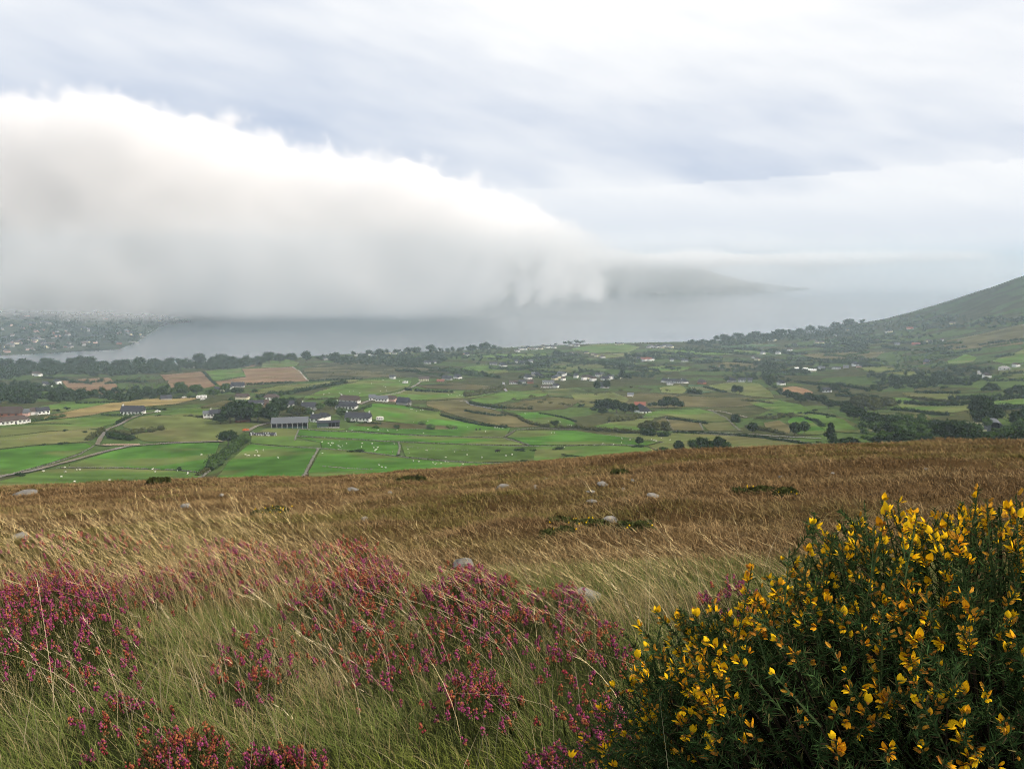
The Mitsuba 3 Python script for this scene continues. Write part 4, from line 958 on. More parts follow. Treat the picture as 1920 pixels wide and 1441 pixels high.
house(411, 734, 14, 'yellow gabled house beneath the cut hillside', yaw=-32, wall=C_, gable_win=1)
house(429, 728, 13, 'white house left of the slate roofed farm', yaw=-18, wins=2)
house(446, 726, 22, 'large slate roofed farm under the cut hillside', yaw=-14, rh=4, wall=S_, wins=2, chim=2)
house(357, 690, 17, 'far white cottage row on the brow before the left shore', yaw=10, wins=4, roof='brown_tile')
house(312, 748, 18, 'dark roofed building behind the golden strip', roof='slate', wall=S_, h=2)
house(795, 714, 19, 'cream bungalow with wide pale forecourt in the middle fields', wall=C_, wins=4, roof='brown_tile')
house(838, 712, 17, 'dark slate house behind a terracotta wall', yaw=-20, wall=S_, rh=3.6)
house(858, 709, 10, 'white house with tall bright gable right of the slate house', yaw=-50, rh=3.6)
house(826, 716, 14, 'terracotta coloured low building in the middle fields', wall='brick_red', roof='red_tile', h=1.8, rh=1.2, D=4)
house(736, 709, 9, 'small white cottage at the top of the left sheep field', yaw=-20)
house(963, 720, 16, 'long white building at the crossroads with a dark roof', wins=4, rh=1.8, roof='brown_tile')
house(979, 719, 13, 'white building adjoining the long one at the crossroads', wins=4, rh=2.2)
house(994, 719, 12, 'reddish brown shed right of the crossroads buildings', wall='brick_red', roof='brown_tile')
house(1011, 707, 11, 'cream house with a broad front gable above the crossroads', yaw=-75, D=10, rh=4, wall=C_, gable_win=2)
house(990, 711, 8, 'white gabled cottage left of the broad cream gable', yaw=-60, rh=3)
house(1001, 704, 9, 'grey green roofed building beside the broad cream gable', roof='grey_sheet', wall=S_)
house(1028, 720, 22, 'wide white house right of the crossroads', wins=5, rh=1.8, roof='grey_sheet')
house(1024, 727, 20, 'low white wall like building below the wide white house', rh=.9, h=1.8, wins=3, roof='brown_tile')
house(1042, 727, 9, 'white cottage at the right end of the crossroads group', yaw=-20)
house(1130, 728, 13, 'grey gabled house between two tall narrow trees', yaw=-60, wall=S_, rh=4, D=9)
house(1135, 713, 12, 'bright white house with gabled porch left of the dark tree block', yaw=-40, wins=2, rh=3)
house(1205, 774, 14, 'grey gabled new house with a white front below the small wood', yaw=-72, D=10, rh=3.8, wall=W_, gable_win=2)
house(1200, 761, 20, 'pink roofed house behind the grey gabled one', wall=P_, roof='red_tile', wins=3, rh=2.6)
house(1182, 744, 11, 'white little bungalow on the knoll above the pink roofed house', roof='grey_sheet', wall=W_, rh=1.4)
house(1265, 718, 26, 'long white terrace house with slate roof and end gables', wins=7, rh=2.8, yaw=-8, chim=2)
house(1247, 717, 7, 'white gabled house at the left end of the white terrace', yaw=-60, rh=3)
house(1282, 718, 9, 'white gabled house at the right end of the white terrace', yaw=-60, rh=3.2)
house(1256, 722, 12, 'low white shed in front of the white terrace', rh=1, roof='grey_sheet')
house(1372, 716, 10, 'grey house left of the white one above the pale field', wall=S_, yaw=-50, rh=3)
house(1391, 716, 14, 'white house with three bays above the pale field', wins=3, rh=2.6)
house(1406, 716, 8, 'pale outbuilding right of the three bay white house', wall=S_)
house(1316, 719, 10, 'dark brown roofed house in the trees by the deep green wedge', wall='brick_red', roof='brown_tile', yaw=-40, rh=3.4)
for x, w, y_, l in [(1199, 7, 675, 'white house at the left of the terracotta roofed group'), (1207, 9, 676, 'white gabled house in the middle of the terracotta roofed group'), (1216, 9, 676, 'white house with terracotta roof in the far fields'), (1222, 5, 676, 'tall white house at the right of the terracotta roofed group')]:
    house(x, y_, w, l, yaw=-45, roof='red_tile' if w == 9 else 'slate', h=4, rh=3)
house(1260, 677, 8, 'small white bungalow right of the terracotta roofed group'); house(1284, 678, 12, 'long white bungalow right of the small one in the far fields', wins=3)
house(943, 688, 8, 'white gabled house above the lens-shaped field', yaw=-65, rh=3.6, D=9); house(925, 684, 14, 'low grey roofed buildings left of the white gable above the lens-shaped field', wall=S_)
house(980, 681, 8, 'white cottage in the far fields left of the plantation', yaw=-55); house(968, 679, 7, 'second white cottage left of the plantation'); house(995, 679, 9, 'pale roofed barn at the plantation edge', roof='grey_sheet', name='barn', cat='barn')
house(802, 682, 11, 'white house on the dark slope below the shore wood', yaw=-30, wins=2); house(815, 681, 7, 'little white house right of the one on the dark slope')
house(876, 668, 5, 'far white house with tall pointed gable', yaw=-75, rh=5, h=4); house(871, 664, 6, 'pink walled house behind the pointed gable', wall=P_)
house(1502, 693, 22, 'long white roofed farm shed at the left of the big white farm', roof='white_render', wall='grey_sheet', h=3, rh=1.5, name='shed', cat='shed')
house(1523, 696, 14, 'cream building of the big white farm', wall=C_, roof='white_render', rh=1.6)
house(1540, 692, 12, 'grey roofed building in the middle of the big white farm', roof='grey_sheet')
house(1568, 691, 15, 'white long wall building of the big white farm', rh=1.2, roof='slate')
house(1586, 690, 9, 'grey shed right of the middle of the big white farm', roof='grey_sheet', wall=S_, name='shed', cat='shed')
house(1604, 686, 6, 'bright white gable at the right end of the big white farm', yaw=-70, h=4, rh=3.4)
house(1610, 688, 9, 'pinkish wall building at the right end of the big white farm', wall=P_, rh=.9)
house(1465, 721, 7, 'small bright white gabled house left of the ploughed field', yaw=-60, rh=3)
house(1551, 734, 14, 'white bungalow hidden in trees right of the ploughed field', wins=3, yaw=-10)
house(1883, 692, 17, 'white bungalow with pale hipped roof on the right hillside', roof='stone_grey', hip=4, wins=3)
house(1837, 704, 7, 'small pale house left of the hipped bungalow on the right hillside', roof='stone_grey'); house(1736, 680, 8, 'far pale house in the dip of the right hillside', wall=P_)
house(1706, 617, 11, 'red roofed house near the shore under the right hill', roof='red_tile', wall=P_); house(1717, 647, 13, 'orange roofed barn on the right hillside', roof='red_tile', wall='brick_red', name='barn', cat='barn')
house(1682, 647, 9, 'grey barn left of the orange roofed one', roof='grey_sheet', wall=S_, name='barn', cat='barn')
house(1540, 623, 9, 'tall pale house at the shore trees', yaw=-60, wall=C_, h=5); house(1594, 619, 11, 'long pale house in the shore trees', wall=C_)
rnh = np.random.default_rng(11)
CLUST = [('village houses above the far shore', 'white house of the far shore village right of the middle', [(970 + i * 5.0 + rnh.normal(), 657 - i * .35 + rnh.normal() * 1.6) for i in range(15)]),
         ('white terrace on the shore hill', 'white house of the bright village terrace on the shore hill', [(1216 + i * 3.6, 650 + rnh.normal() * 1.8) for i in range(13)]),
         ('houses on the green point', 'white house on the green point by the water', [(1070, 648), (1077, 648), (1082, 649), (1064, 664), (1072, 663), (1058, 668), (1100, 662), (1112, 665), (1118, 669), (1130, 671), (1158, 646), (1166, 646)]),
         ('gardens houses right of the crossroads', 'small white house right of the crossroads among gardens', [(1040, 712), (1052, 705), (1046, 709), (1095, 712), (1112, 715), (1121, 706), (1128, 706), (1143, 711), (1150, 710), (1163, 709), (1104, 710), (1058, 704), (1056, 714), (1080, 708)]),
         ('houses in the shore wood left of the village', 'white house in the shore wood left of the village', [(576, 673), (610, 674), (614, 670), (668, 667), (678, 668), (690, 666), (700, 667), (720, 664), (728, 664), (740, 664), (760, 662), (776, 661), (812, 660)]),
         ('scattered houses before the right shore', 'tiny white house in the far fields before the right shore', [(1317, 644), (1321, 643), (1403, 643), (1445, 639), (1450, 638), (1430, 663), (1459, 663), (1482, 624), (1490, 624), (1509, 628), (1516, 625), (1532, 643), (1542, 643), (1490, 649), (1480, 657), (1413, 671), (1420, 676), (1567, 629), (1628, 640), (1644, 640)]),
         ('scattered houses on the right hill', 'tiny white house on the lower slopes of the right hill', [(1663, 623), (1669, 623), (1766, 639), (1786, 608), (1740, 678), (1850, 708), (1742, 640), (1905, 686)]),
         ('buildings of the left woodland', 'small pale house in the dark woodland at the left', [(72, 705), (66, 704), (50, 722), (85, 722), (92, 723), (108, 719), (2, 697), (455, 676), (462, 675), (468, 675)])]
for g, l, pts in CLUST:
    for x, y in pts:
        house(x, y, rnh.uniform(4, 7.5), l, yaw=-rnh.uniform(10, 70), wall=[W_, W_, C_][rnh.integers(3)], roof=['slate', 'grey_sheet', 'brown_tile'][rnh.integers(3)], group=g, h=rnh.uniform(2.6, 4.4), rh=rnh.uniform(2, 3))


def far_point(px, u):
    a = az_of(px, 600)
    return far_ground(np.array([a]), np.array([u]))[0]


def far_house(px, u, s, label, group, wall, roof):
    p = far_point(px, u); key = fresh('house')
    az = math.degrees(math.atan2(p[0], p[1]))
    M = T().translate(p.tolist()).rotate([0, 0, 1], float(-az + rnh.uniform(-60, 30))).scale(s)
    scene[key + '__wall'] = {**FAR_W, 'to_world': M, 'bsdf': {'type': 'ref', 'id': wall}}
    scene[key + '__roof'] = {**FAR_R, 'to_world': M, 'bsdf': {'type': 'ref', 'id': roof}}
    tag(key, label, 'house', group)


FAR_W, FAR_R = mikit.ply(prism_house(11, 8, 4, 3)), mikit.ply(gable_roof(11, 8, 4, 3))
for k in range(72):
    px = rnh.uniform(-20, 300) * (1 if k % 3 else .5)
    u = abs(rnh.normal()) * .55 + .07 + (.15 if px > 225 else 0)
    far_house(px, min(u, 1.5), rnh.uniform(.8, 1.7), 'small building of the hazy harbour town across the water', 'buildings of the harbour town', [S_, S_, C_, P_, S_, 'brick_red'][rnh.integers(6)], ['slate', 'slate', 'brown_tile', 'grey_sheet'][rnh.integers(4)])
for k in range(26):
    far_house(rnh.uniform(1100, 1420), abs(rnh.normal()) * .14 + .03, rnh.uniform(1.0, 1.7), 'tiny white house on the far mountain shore', 'houses on the far mountain shore', W_, 'grey_sheet')
for k in range(3):
    pts = [[(35, 645), (70, 648), (108, 650)], [(195, 641), (228, 640), (257, 643)], [(232, 632), (250, 631), (268, 632)]][k]
    q = []
    for x, y in pts:
        d = ray(x, y); t = SEA / d[2]; q.append(d * t)
    c, ang = along(q, 9)
    key = fresh('pier')
    parts = []
    for (x, y), a in zip(c, ang):
        b = bx(-6, 6, -5, 5, -2, 2.4); R = np.array([[math.cos(a), -math.sin(a), 0], [math.sin(a), math.cos(a), 0], [0, 0, 1]])
        parts.append((b[0] @ R.T + [x, y, SEA], b[1]))
    add(key, join(parts), 'stone_grey' if k else 'slate')
    tag(key, ['long dark breakwater left of the harbour town', 'stone quay pointing right from the harbour town', 'small upper pier of the harbour town'][k], 'pier')
parts = []
rw = np.random.default_rng(31)
for k in range(420):
    p = far_point(rw.uniform(-60, 330), rw.uniform(.05, 1.6)); v, f = FAR_RAW['round'][k % 4]; s = rw.uniform(9, 17)
    parts.append((v * [s * 1.3, s * 1.3, s] + p - [0, 0, 1], f))
for k in range(170):
    p = far_point(rw.uniform(1050, 1480), abs(rw.normal()) * .5); v, f = FAR_RAW['round'][k % 4]; s = rw.uniform(10, 18)
    parts.append((v * [s * 1.4, s * 1.4, s] + p - [0, 0, 1], f))
add('far_woodland', join(parts), 'leaf_dark'); tag('far_woodland', 'hazy trees along the far shore and around the harbour town', 'woodland', kind='stuff')

# the long cattle shed with open bays
p, r = at(544, 803); d = math.hypot(r, p[2]); L = 64 * d / F; az = math.degrees(math.atan2(p[0], p[1]))
M = T().translate([p[0], p[1], p[2] + .3]).rotate([0, 0, 1], -az - 3)
key = fresh('cattle_shed'); Dp, h = 9.0, 3.6
add(key + '__wall', join([bx(-L / 2, L / 2, Dp / 2 - .3, Dp / 2, -1, h + .9), bx(-L / 2, -L / 2 + .3, -Dp / 2, Dp / 2 - .3, -1, h), bx(L / 2 - .3, L / 2, -Dp / 2, Dp / 2 - .3, -1, h), bx(-L / 2 + .3, L / 2 - .3, -.2, .1, -1, h)]), 'shade_black', M)  # walls coloured near-black, so the shade of the bays is painted on
rv = np.array([[-L / 2 - .4, -Dp / 2 - .6, h], [L / 2 + .4, -Dp / 2 - .6, h], [L / 2 + .4, Dp / 2 + .3, h + 2.6], [-L / 2 - .4, Dp / 2 + .3, h + 2.6]])
add(key + '__roof', (np.vstack([rv, rv + [0, 0, .15]]), np.array([[4, 5, 6], [4, 6, 7], [0, 2, 1], [0, 3, 2], [0, 1, 5], [0, 5, 4], [1, 2, 6], [1, 6, 5], [2, 3, 7], [2, 7, 6], [3, 0, 4], [3, 4, 7]])), 'grey_sheet', M)
for k in range(8):
    x = -L / 2 + .2 + k / 7 * (L - .4)
    add(key + '__post' + ('' if k == 0 else f'_{k:03d}'), bx(x - .22, x + .22, -Dp / 2 - .3, -Dp / 2 + .1, -1, h), 'stone_grey', M)
for k in range(7):
    x = -L / 2 + .2 + (k + .5) / 7 * (L - .4)
    add(key + '__gate' + ('' if k == 0 else f'_{k:03d}'), bx(x - 1.9, x + 1.9, -Dp / 2 - .05, -Dp / 2 + .05, -.6, 1.0), 'green_sheet', M)
tag(key, 'long grey roofed cattle shed with a row of dark open bays', 'shed')
p, r = at(616, 800); d = math.hypot(r, p[2]); L = 40 * d / F; az = math.degrees(math.atan2(p[0], p[1]))
M = T().translate([p[0], p[1], p[2] + .3]).rotate([0, 0, 1], -az - 2)
key = fresh('barn')
add(key + '__cladding', bx(-L / 2, -.1, -4, 4, .6, 3.6), 'green_sheet', M)
add(key + '__base_wall', bx(-L / 2 - .1, L / 2, -4.2, -3.9, -1, .6), 'stone_grey', M)
add(key + '__bay_shade_block', bx(0, L / 2, 2.5, 4, -.6, 3.4), 'shade_black', M)  # solid near-black block painted as the shade of the open half
add(key + '__roof', bx(-L / 2 - .3, L / 2 + .3, -4.3, 4.3, 3.62, 3.95), 'slate', M)
for k in range(3):
    x = L / 2 * (k + .9) / 3
    add(key + '__post' + ('' if k == 0 else f'_{k:03d}'), bx(x - .15, x + .15, -4, -3.75, .62, 3.6), 'grey_sheet', M)
tag(key, 'dark green clad barn with an open right half beside the long shed', 'barn')
# blue grey barn with a rounded roof and its concrete yard, at the right
p, r = at(1862, 806); d = math.hypot(r, p[2]); L = 22 * d / F; az = math.degrees(math.atan2(p[0], p[1]))
M = T().translate([p[0], p[1], p[2] + .3]).rotate([0, 0, 1], -az + 8)
key = fresh('barn')
a = np.linspace(0, math.pi, 11); hw = L / 2
arc = np.stack([-np.cos(a) * hw, np.sin(a) * 2.2 + 3.4], 1)
n = len(arc)
v = np.vstack([np.column_stack([arc[:, 0], np.full(n, y), arc[:, 1] + o]) for y in (-7, 7) for o in (0, .15)])
i = np.arange(n - 1)
f = np.vstack([np.stack([b0 + i, b0 + i + 1, b1 + i + 1, b1 + i], 1) for b0, b1 in ((n, 3 * n), (2 * n, 0), (0, n), (3 * n, 2 * n))])
f = np.vstack([f[:, [0, 1, 2]], f[:, [0, 2, 3]]])
add(key + '__roof', (v, f), 'grey_sheet', M)
add(key + '__wall', join([bx(-hw, -hw + .25, -6.9, 6.9, -1, 3.4), bx(hw - .25, hw, -6.9, 6.9, -1, 3.4), bx(-hw + .25, hw - .25, 6.6, 6.9, -1, 4.6), bx(-hw + .25, -hw + .25 + L * .2, -6.9, -6.6, -1, 3.6)]), 'grey_sheet', M)
add(key + '__inner_shade_block', bx(-hw + .3, hw - .3, 5, 6.5, -.5, 3.4), 'shade_black', M)  # near-black block added as the shade under the rounded roof
add(key + '__feed_barrier', bx(-hw * .3, hw * .8, -6.8, -6.6, -.5, 1.2), 'white_render', M)
tag(key, 'blue grey barn with rounded roof among trees at the right edge', 'barn')
key = fresh('yard_wall')
add(key, join([bx(-hw - 11, -hw - 10.6, -7, 7, -1, 2.6), bx(-hw - 10.6, -hw - .3, -7, -6.6, -1, 1.3), bx(-hw - 10.6, -hw - .3, 6.6, 7, -1, 2.6)]), 'cream_render', M)
tag(key, 'pale concrete yard walls left of the blue grey barn', 'wall')
# caravans, vehicles, bales
for x, y, w, l in [(378, 746, 18, 'long white mobile home beneath the tall left trees'), (712, 787, 13, 'white caravan right of the long black roofed house'), (760, 719, 10, 'white caravan beside the lane up to the crossroads')]:
    p, r = at(x, y); d = math.hypot(r, p[2]); L = w * d / F; az = math.degrees(math.atan2(p[0], p[1]))
    M = T().translate([p[0], p[1], p[2] + .3]).rotate([0, 0, 1], -az - 8)
    key = fresh('caravan')
    body = trimesh.creation.extrude_polygon(Polygon([(-L / 2, .5), (L / 2, .5), (L / 2, 2.2), (L / 2 - .5, 2.9), (-L / 2 + .5, 2.9), (-L / 2, 2.2)]), 2.4)
    body.apply_transform(trimesh.transformations.rotation_matrix(math.pi / 2, [1, 0, 0])); body.apply_translation([0, 1.2, 0])
    add(key + '__body', body, 'white_render', M)
    for k in range(3):
        x0 = -L / 2 + (k + .5) * L / 3
        add(key + '__window' + ('' if k == 0 else f'_{k:03d}'), bx(x0 - .6, x0 + .6, -1.26, -1.16, 1.5, 2.2), 'dark_glass', M)
    for k, x0 in enumerate((-.8, .8)):
        wv = trimesh.creation.cylinder(.35, .2, sections=10); wv.apply_transform(trimesh.transformations.rotation_matrix(math.pi / 2, [1, 0, 0])); wv.apply_translation([x0, -1.05, .3])
        add(key + '__wheel' + ('' if k == 0 else f'_{k:03d}'), wv, 'wrap', M)
    tag(key, l, 'caravan')


def car(x, y, col, label, name='parked_car'):
    p, r = at(x, y); az = math.degrees(math.atan2(p[0], p[1]))
    M = T().translate([p[0], p[1], p[2] + .65]).rotate([0, 0, 1], -az + 15)
    key = fresh(name)
    prof = Polygon([(-2.1, .35), (2.1, .35), (2.15, .8), (1.2, .95), (.7, 1.45), (-1.1, 1.45), (-1.8, .95), (-2.1, .9)])
    b = trimesh.creation.extrude_polygon(prof, 1.7); b.apply_transform(trimesh.transformations.rotation_matrix(math.pi / 2, [1, 0, 0])); b.apply_translation([0, .85, 0])
    add(key + '__body', b, col, M)
    add(key + '__windscreen', bx(-1.0, .65, -.87, .87, .98, 1.35), 'dark_glass', M)
    for k, (x0, y0) in enumerate([(-1.3, -.8), (1.3, -.8), (-1.3, .8), (1.3, .8)]):
        wv = trimesh.creation.cylinder(.34, .2, sections=10); wv.apply_transform(trimesh.transformations.rotation_matrix(math.pi / 2, [1, 0, 0])); wv.apply_translation([x0, y0, .3])
        add(key + '__wheel' + ('' if k == 0 else f'_{k:03d}'), wv, 'wrap', M)
    tag(key, label, 'car' if name == 'parked_car' else name)


car(296, 775, 'white_render', 'white car on the lane right of the lone white house'); car(380, 749, 'white_render', 'white car in front of the mobile home'); car(345, 746, 'white_render', 'white car left of the mobile home')
car(461, 811, 'orange_paint', 'orange red vehicle at the top end of the clipped hedge', 'tractor')
rb = np.random.default_rng(8)
cyl = trimesh.creation.cylinder(.62, 1.2, sections=14); cyl.apply_transform(trimesh.transformations.rotation_matrix(math.pi / 2, [0, 1, 0]))
cap = trimesh.creation.cylinder(.55, .06, sections=14); cap.apply_transform(trimesh.transformations.rotation_matrix(math.pi / 2, [0, 1, 0])); cap.apply_translation([.63, 0, 0])
BALE, CAPM = mikit.ply(cyl, smooth=40), mikit.ply(cap)
for k in range(30):
    p, r = at(470 + (k % 15) * 3.3 + rb.normal() * .4, 815.5 + (k // 15) * 2.2 + rb.normal() * .3)
    M = T().translate([p[0], p[1], p[2] + .9]).rotate([0, 0, 1], float(rb.uniform(-60, 60)))
    key = fresh('silage_bale')
    scene[key + '__roll'] = {**BALE, 'to_world': M, 'bsdf': {'type': 'ref', 'id': 'wrap'}}
    scene[key + '__end_cap'] = {**CAPM, 'to_world': M, 'bsdf': {'type': 'ref', 'id': 'wrap_pale'}}
    tag(key, 'black wrapped bale in the stored row below the long shed', 'bale', 'wrapped bales stored below the long shed')


# ---------------------------------------------------------------- sheep and cattle
def sheep_mesh(rng):
    b = trimesh.creation.icosphere(subdivisions=2, radius=1.0)
    k = 1 + .10 * (meshkit.fbm(b.vertices * 3 + rng.uniform(0, 9, 3), 2) - .5)
    v = b.vertices * k[:, None] * [.55, .27, .30] + [0, 0, .62]
    parts = [(v, b.faces)]
    hd = trimesh.creation.icosphere(subdivisions=1, radius=1.0)
    low = rng.random() < .6
    parts.append((hd.vertices * [.16, .09, .10] + [.66, 0, .42 if low else .84], hd.faces))
    nk = trimesh.creation.icosphere(subdivisions=1, radius=1.0)
    parts.append((nk.vertices * [.2, .12, .13] + [.5, 0, .56 if low else .74], nk.faces))
    for sx in (-.34, .34):
        for sy in (-.13, .13):
            c = trimesh.creation.cylinder(.045, .42, sections=6); parts.append((c.vertices + [sx, sy, .2], c.faces))
    return join(parts)


SHEEP = [mikit.ply(sheep_mesh(np.random.default_rng(40 + k)), smooth=60) for k in range(4)]
FLOCKS = [('moor edge field at the left', 'white sheep in the field nearest the moor at the left', [(82, 884), (122, 877), (123, 885), (144, 881), (150, 881), (115, 894), (140, 903), (106, 909), (147, 910), (155, 908), (178, 909), (205, 901), (218, 904), (286, 880), (291, 885), (288, 898), (333, 883), (352, 886), (352, 889)]),
          ('field by the clipped hedge', 'white sheep in the field right of the clipped hedge', [(481, 845), (483, 848), (494, 845), (460, 853), (463, 855), (467, 855), (478, 855), (484, 855), (486, 856), (522, 860), (378, 853)]),
          ('middle sheep strip', 'white sheep in the strip between middle walls', [(604, 829), (616, 832), (622, 831), (625, 832), (620, 836), (636, 828), (650, 832), (635, 838), (638, 840), (642, 837), (679, 832), (678, 839), (698, 832), (701, 840), (706, 843), (703, 845), (708, 840), (635, 845), (739, 832), (736, 848), (605, 852), (767, 849), (765, 842), (800, 844), (836, 857), (852, 846), (876, 851), (949, 853), (960, 851), (904, 856)]),
          ('corner by the moor edge', 'white sheep in the corner field by the moor edge', [(711, 873), (716, 877), (723, 878), (775, 865), (785, 866), (812, 868), (816, 871), (819, 869), (827, 869), (835, 866), (840, 866), (868, 870)]),
          ('field of the white houses', 'white sheep in the bright field of white houses', [(650, 808), (660, 806), (690, 803), (709, 805), (727, 805), (745, 804), (794, 810), (776, 790), (802, 788), (876, 798), (769, 768), (781, 771), (788, 770), (793, 769), (772, 768), (928, 801), (936, 802), (932, 801), (942, 802), (910, 807)]),
          ('left sheep field', 'white sheep in the sloping field left of the white caravan', [(607, 737), (617, 735), (655, 732), (663, 731), (637, 736), (639, 737), (675, 736), (697, 719), (705, 718), (720, 724), (723, 725), (724, 730), (714, 731), (692, 720), (718, 712), (749, 714)]),
          ('lane junction sheep field', 'white sheep in the field right of the lane junction', [(841, 739), (846, 737), (857, 742), (862, 741), (868, 734), (872, 737), (879, 742), (848, 733), (866, 742), (852, 733)]),
          ('round bush pasture', 'white sheep in the pasture beside the round bush', [(1028, 790), (1044, 791), (1050, 791), (985, 777), (1064, 797), (1068, 796), (1072, 797), (1040, 794)]),
          ('large bright field', 'white sheep in the large bright field by the moor edge', [(1166, 821), (1181, 823), (1203, 822), (1221, 822), (1226, 824), (1230, 825), (1256, 823), (1240, 820), (1165, 830), (1034, 809), (1040, 809), (1316, 808), (1058, 838), (1115, 835), (1130, 832), (1150, 834)])]
rs = np.random.default_rng(9)
for g, l, pts in FLOCKS:
    for x, y in pts:
        p, r = at(x, y + 1.5)
        s = rs.uniform(.72, .98)
        put(fresh('sheep'), {**SHEEP[rs.integers(4)], 'bsdf': {'type': 'ref', 'id': 'wool'}}, T().translate([p[0], p[1], p[2] + .3]).rotate([0, 0, 1], float(rs.uniform(0, 360))).scale(s))
        tag(list(scene)[-1], l, 'sheep', 'sheep of the ' + g)
for x, y in [(893, 804), (900, 804), (931, 845), (934, 845)]:
    p, r = at(x, y + 1.5)
    put(fresh('cow'), {**SHEEP[rs.integers(4)], 'bsdf': {'type': 'ref', 'id': 'black_hide'}}, T().translate([p[0], p[1], p[2] + .3]).rotate([0, 0, 1], float(rs.uniform(0, 360))).scale([1.9, 1.9, 1.7]))
    tag(list(scene)[-1], f"black cow standing in the {'bright field of white houses' if y < 820 else 'sheep strip near the moor'}, {'left' if x in (893, 931) else 'right'} of two", 'cow')
# ================================================================ the moor in front: stones, grass, heather, gorse
def rock(px, py, wpx, hpx, label):
    p, r = moor(px, py)
    d = math.hypot(r, p[2]); w, h = wpx * .8 * d / F, hpx * .8 * d / F
    rng = np.random.default_rng(int(px * 3 + py))
    m = trimesh.creation.icosphere(subdivisions=3, radius=1.0)
    v = m.vertices * (1 + .55 * (meshkit.fbm(m.vertices * 1.3 + rng.uniform(0, 40, 3), 4) - .5))[:, None]
    for _ in range(9):
        nrm = rng.normal(size=3); nrm[2] = abs(nrm[2]); nrm /= np.linalg.norm(nrm); k = rng.uniform(.50, .80)
        over = np.clip(v @ nrm - k, 0, None); v = v - over[:, None] * nrm * .85
    v = v * [w * .50, w * .45, h * .62] + p + [0, 0, .05]
    key = fresh('rock'); add(key, (v, m.faces), 'rock_grey', smooth=18); tag(key, label, 'rock')


for x, y, w, h, l in [(45, 926, 50, 12, 'big grey boulder at the moor edge at the far left'), (350, 956, 26, 9, 'flat pale stone seen through the tall straw grass'), (415, 933, 12, 6, 'small round stone on the moor right of the tall straw grass'),
                      (660, 921, 30, 8, 'long flat stone on the left half of the open moor'), (731, 927, 11, 7, 'small bright stone right of the long flat stone'), (685, 982, 22, 13, 'rounded grey stone below the long flat stone'),
                      (942, 918, 36, 15, 'broad domed boulder in the middle of the moor'), (1003, 917, 10, 6, 'upper of two little stones right of the domed boulder'), (1003, 923, 8, 5, 'lower of two little stones right of the domed boulder'),
                      (1130, 917, 28, 10, 'slanting pale slab right of the domed boulder'), (1168, 924, 17, 9, 'small stone right of the slanting slab'), (1107, 928, 24, 5, 'thin pale stone flush with the grass below the slanting slab'),
                      (1110, 943, 26, 7, 'low stone in the grass below the thin pale one'), (1225, 947, 32, 8, 'long mossy stone at the right of the middle moor'), (1143, 974, 38, 17, 'pale rounded boulder behind the tall single grass stem'),
                      (1186, 911, 11, 5, 'little stone above the long mossy one'), (1740, 880, 20, 6, 'flat stone far out on the right side of the moor'), (1560, 893, 10, 4, 'tiny stone on the right moor'), (1462, 902, 12, 5, 'small pale stone left on the right half of the moor'),
                      (870, 1068, 60, 18, 'rounded stone behind the purple heather crest'), (1095, 1128, 80, 28, 'lichen grey boulder half sunk in bleached grass'), (42, 1012, 46, 20, 'grey stone hidden behind the left straw grass'), (1024, 896, 9, 5, 'stone near the moor edge in the middle'), (790, 901, 8, 4, 'stone near the moor edge left of the middle')]:
    rock(x, y, w, h, l)


def blades(root, H, lean, w, c0, c1, segs=2, power=1.7, rng=RNG):
    """Grass blades: tapering strips bent by the wind. Returns vertices, triangles, colours."""
    n = len(root); t = np.linspace(0, 1, segs + 1)
    a = rng.uniform(0, math.pi, n)
    side = np.stack([np.cos(a), np.sin(a), np.zeros(n)], 1) * w[:, None]
    L2 = np.clip((lean ** 2).sum(1), 0, 1.2)
    V, C = [], []
    for k, s in enumerate(t):
        c = root + np.column_stack([lean * (H * s ** power)[:, None], H * (s - .22 * L2 * s * s)])
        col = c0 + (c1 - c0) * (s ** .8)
        if k < segs:
            ww = (1 - s) ** .6 * .5
            V += [c - side * ww, c + side * ww]; C += [col, col]
        else:
            V.append(c); C.append(col)
    m = 2 * segs + 1
    v = np.stack(V, 1).reshape(-1, 3); col = np.stack(C, 1).reshape(-1, 3)
    f = []
    for k in range(segs - 1):
        f += [[2 * k, 2 * k + 1, 2 * k + 3], [2 * k, 2 * k + 3, 2 * k + 2]]
    f.append([2 * segs - 2, 2 * segs - 1, 2 * segs])
    f = (np.array(f)[None] + (np.arange(n) * m)[:, None, None]).reshape(-1, 3)
    return v, f, col


def merge(parts):
    V, Fc, C, n = [], [], [], 0
    for v, f, c in parts:
        V.append(v); Fc.append(f + n); C.append(c); n += len(v)
    return np.vstack(V), np.vstack(Fc), np.vstack(C)


def stuff(key, parts, label, cat):
    v, f, c = merge(parts)
    add(key, (v, f), 'painted', color=np.clip(c, .002, .85)); tag(key, label, cat, kind='stuff')


def ground_pts(x, y, sink=.02):
    return np.column_stack([x, y, height(x, y) - sink])


rg = np.random.default_rng(21)
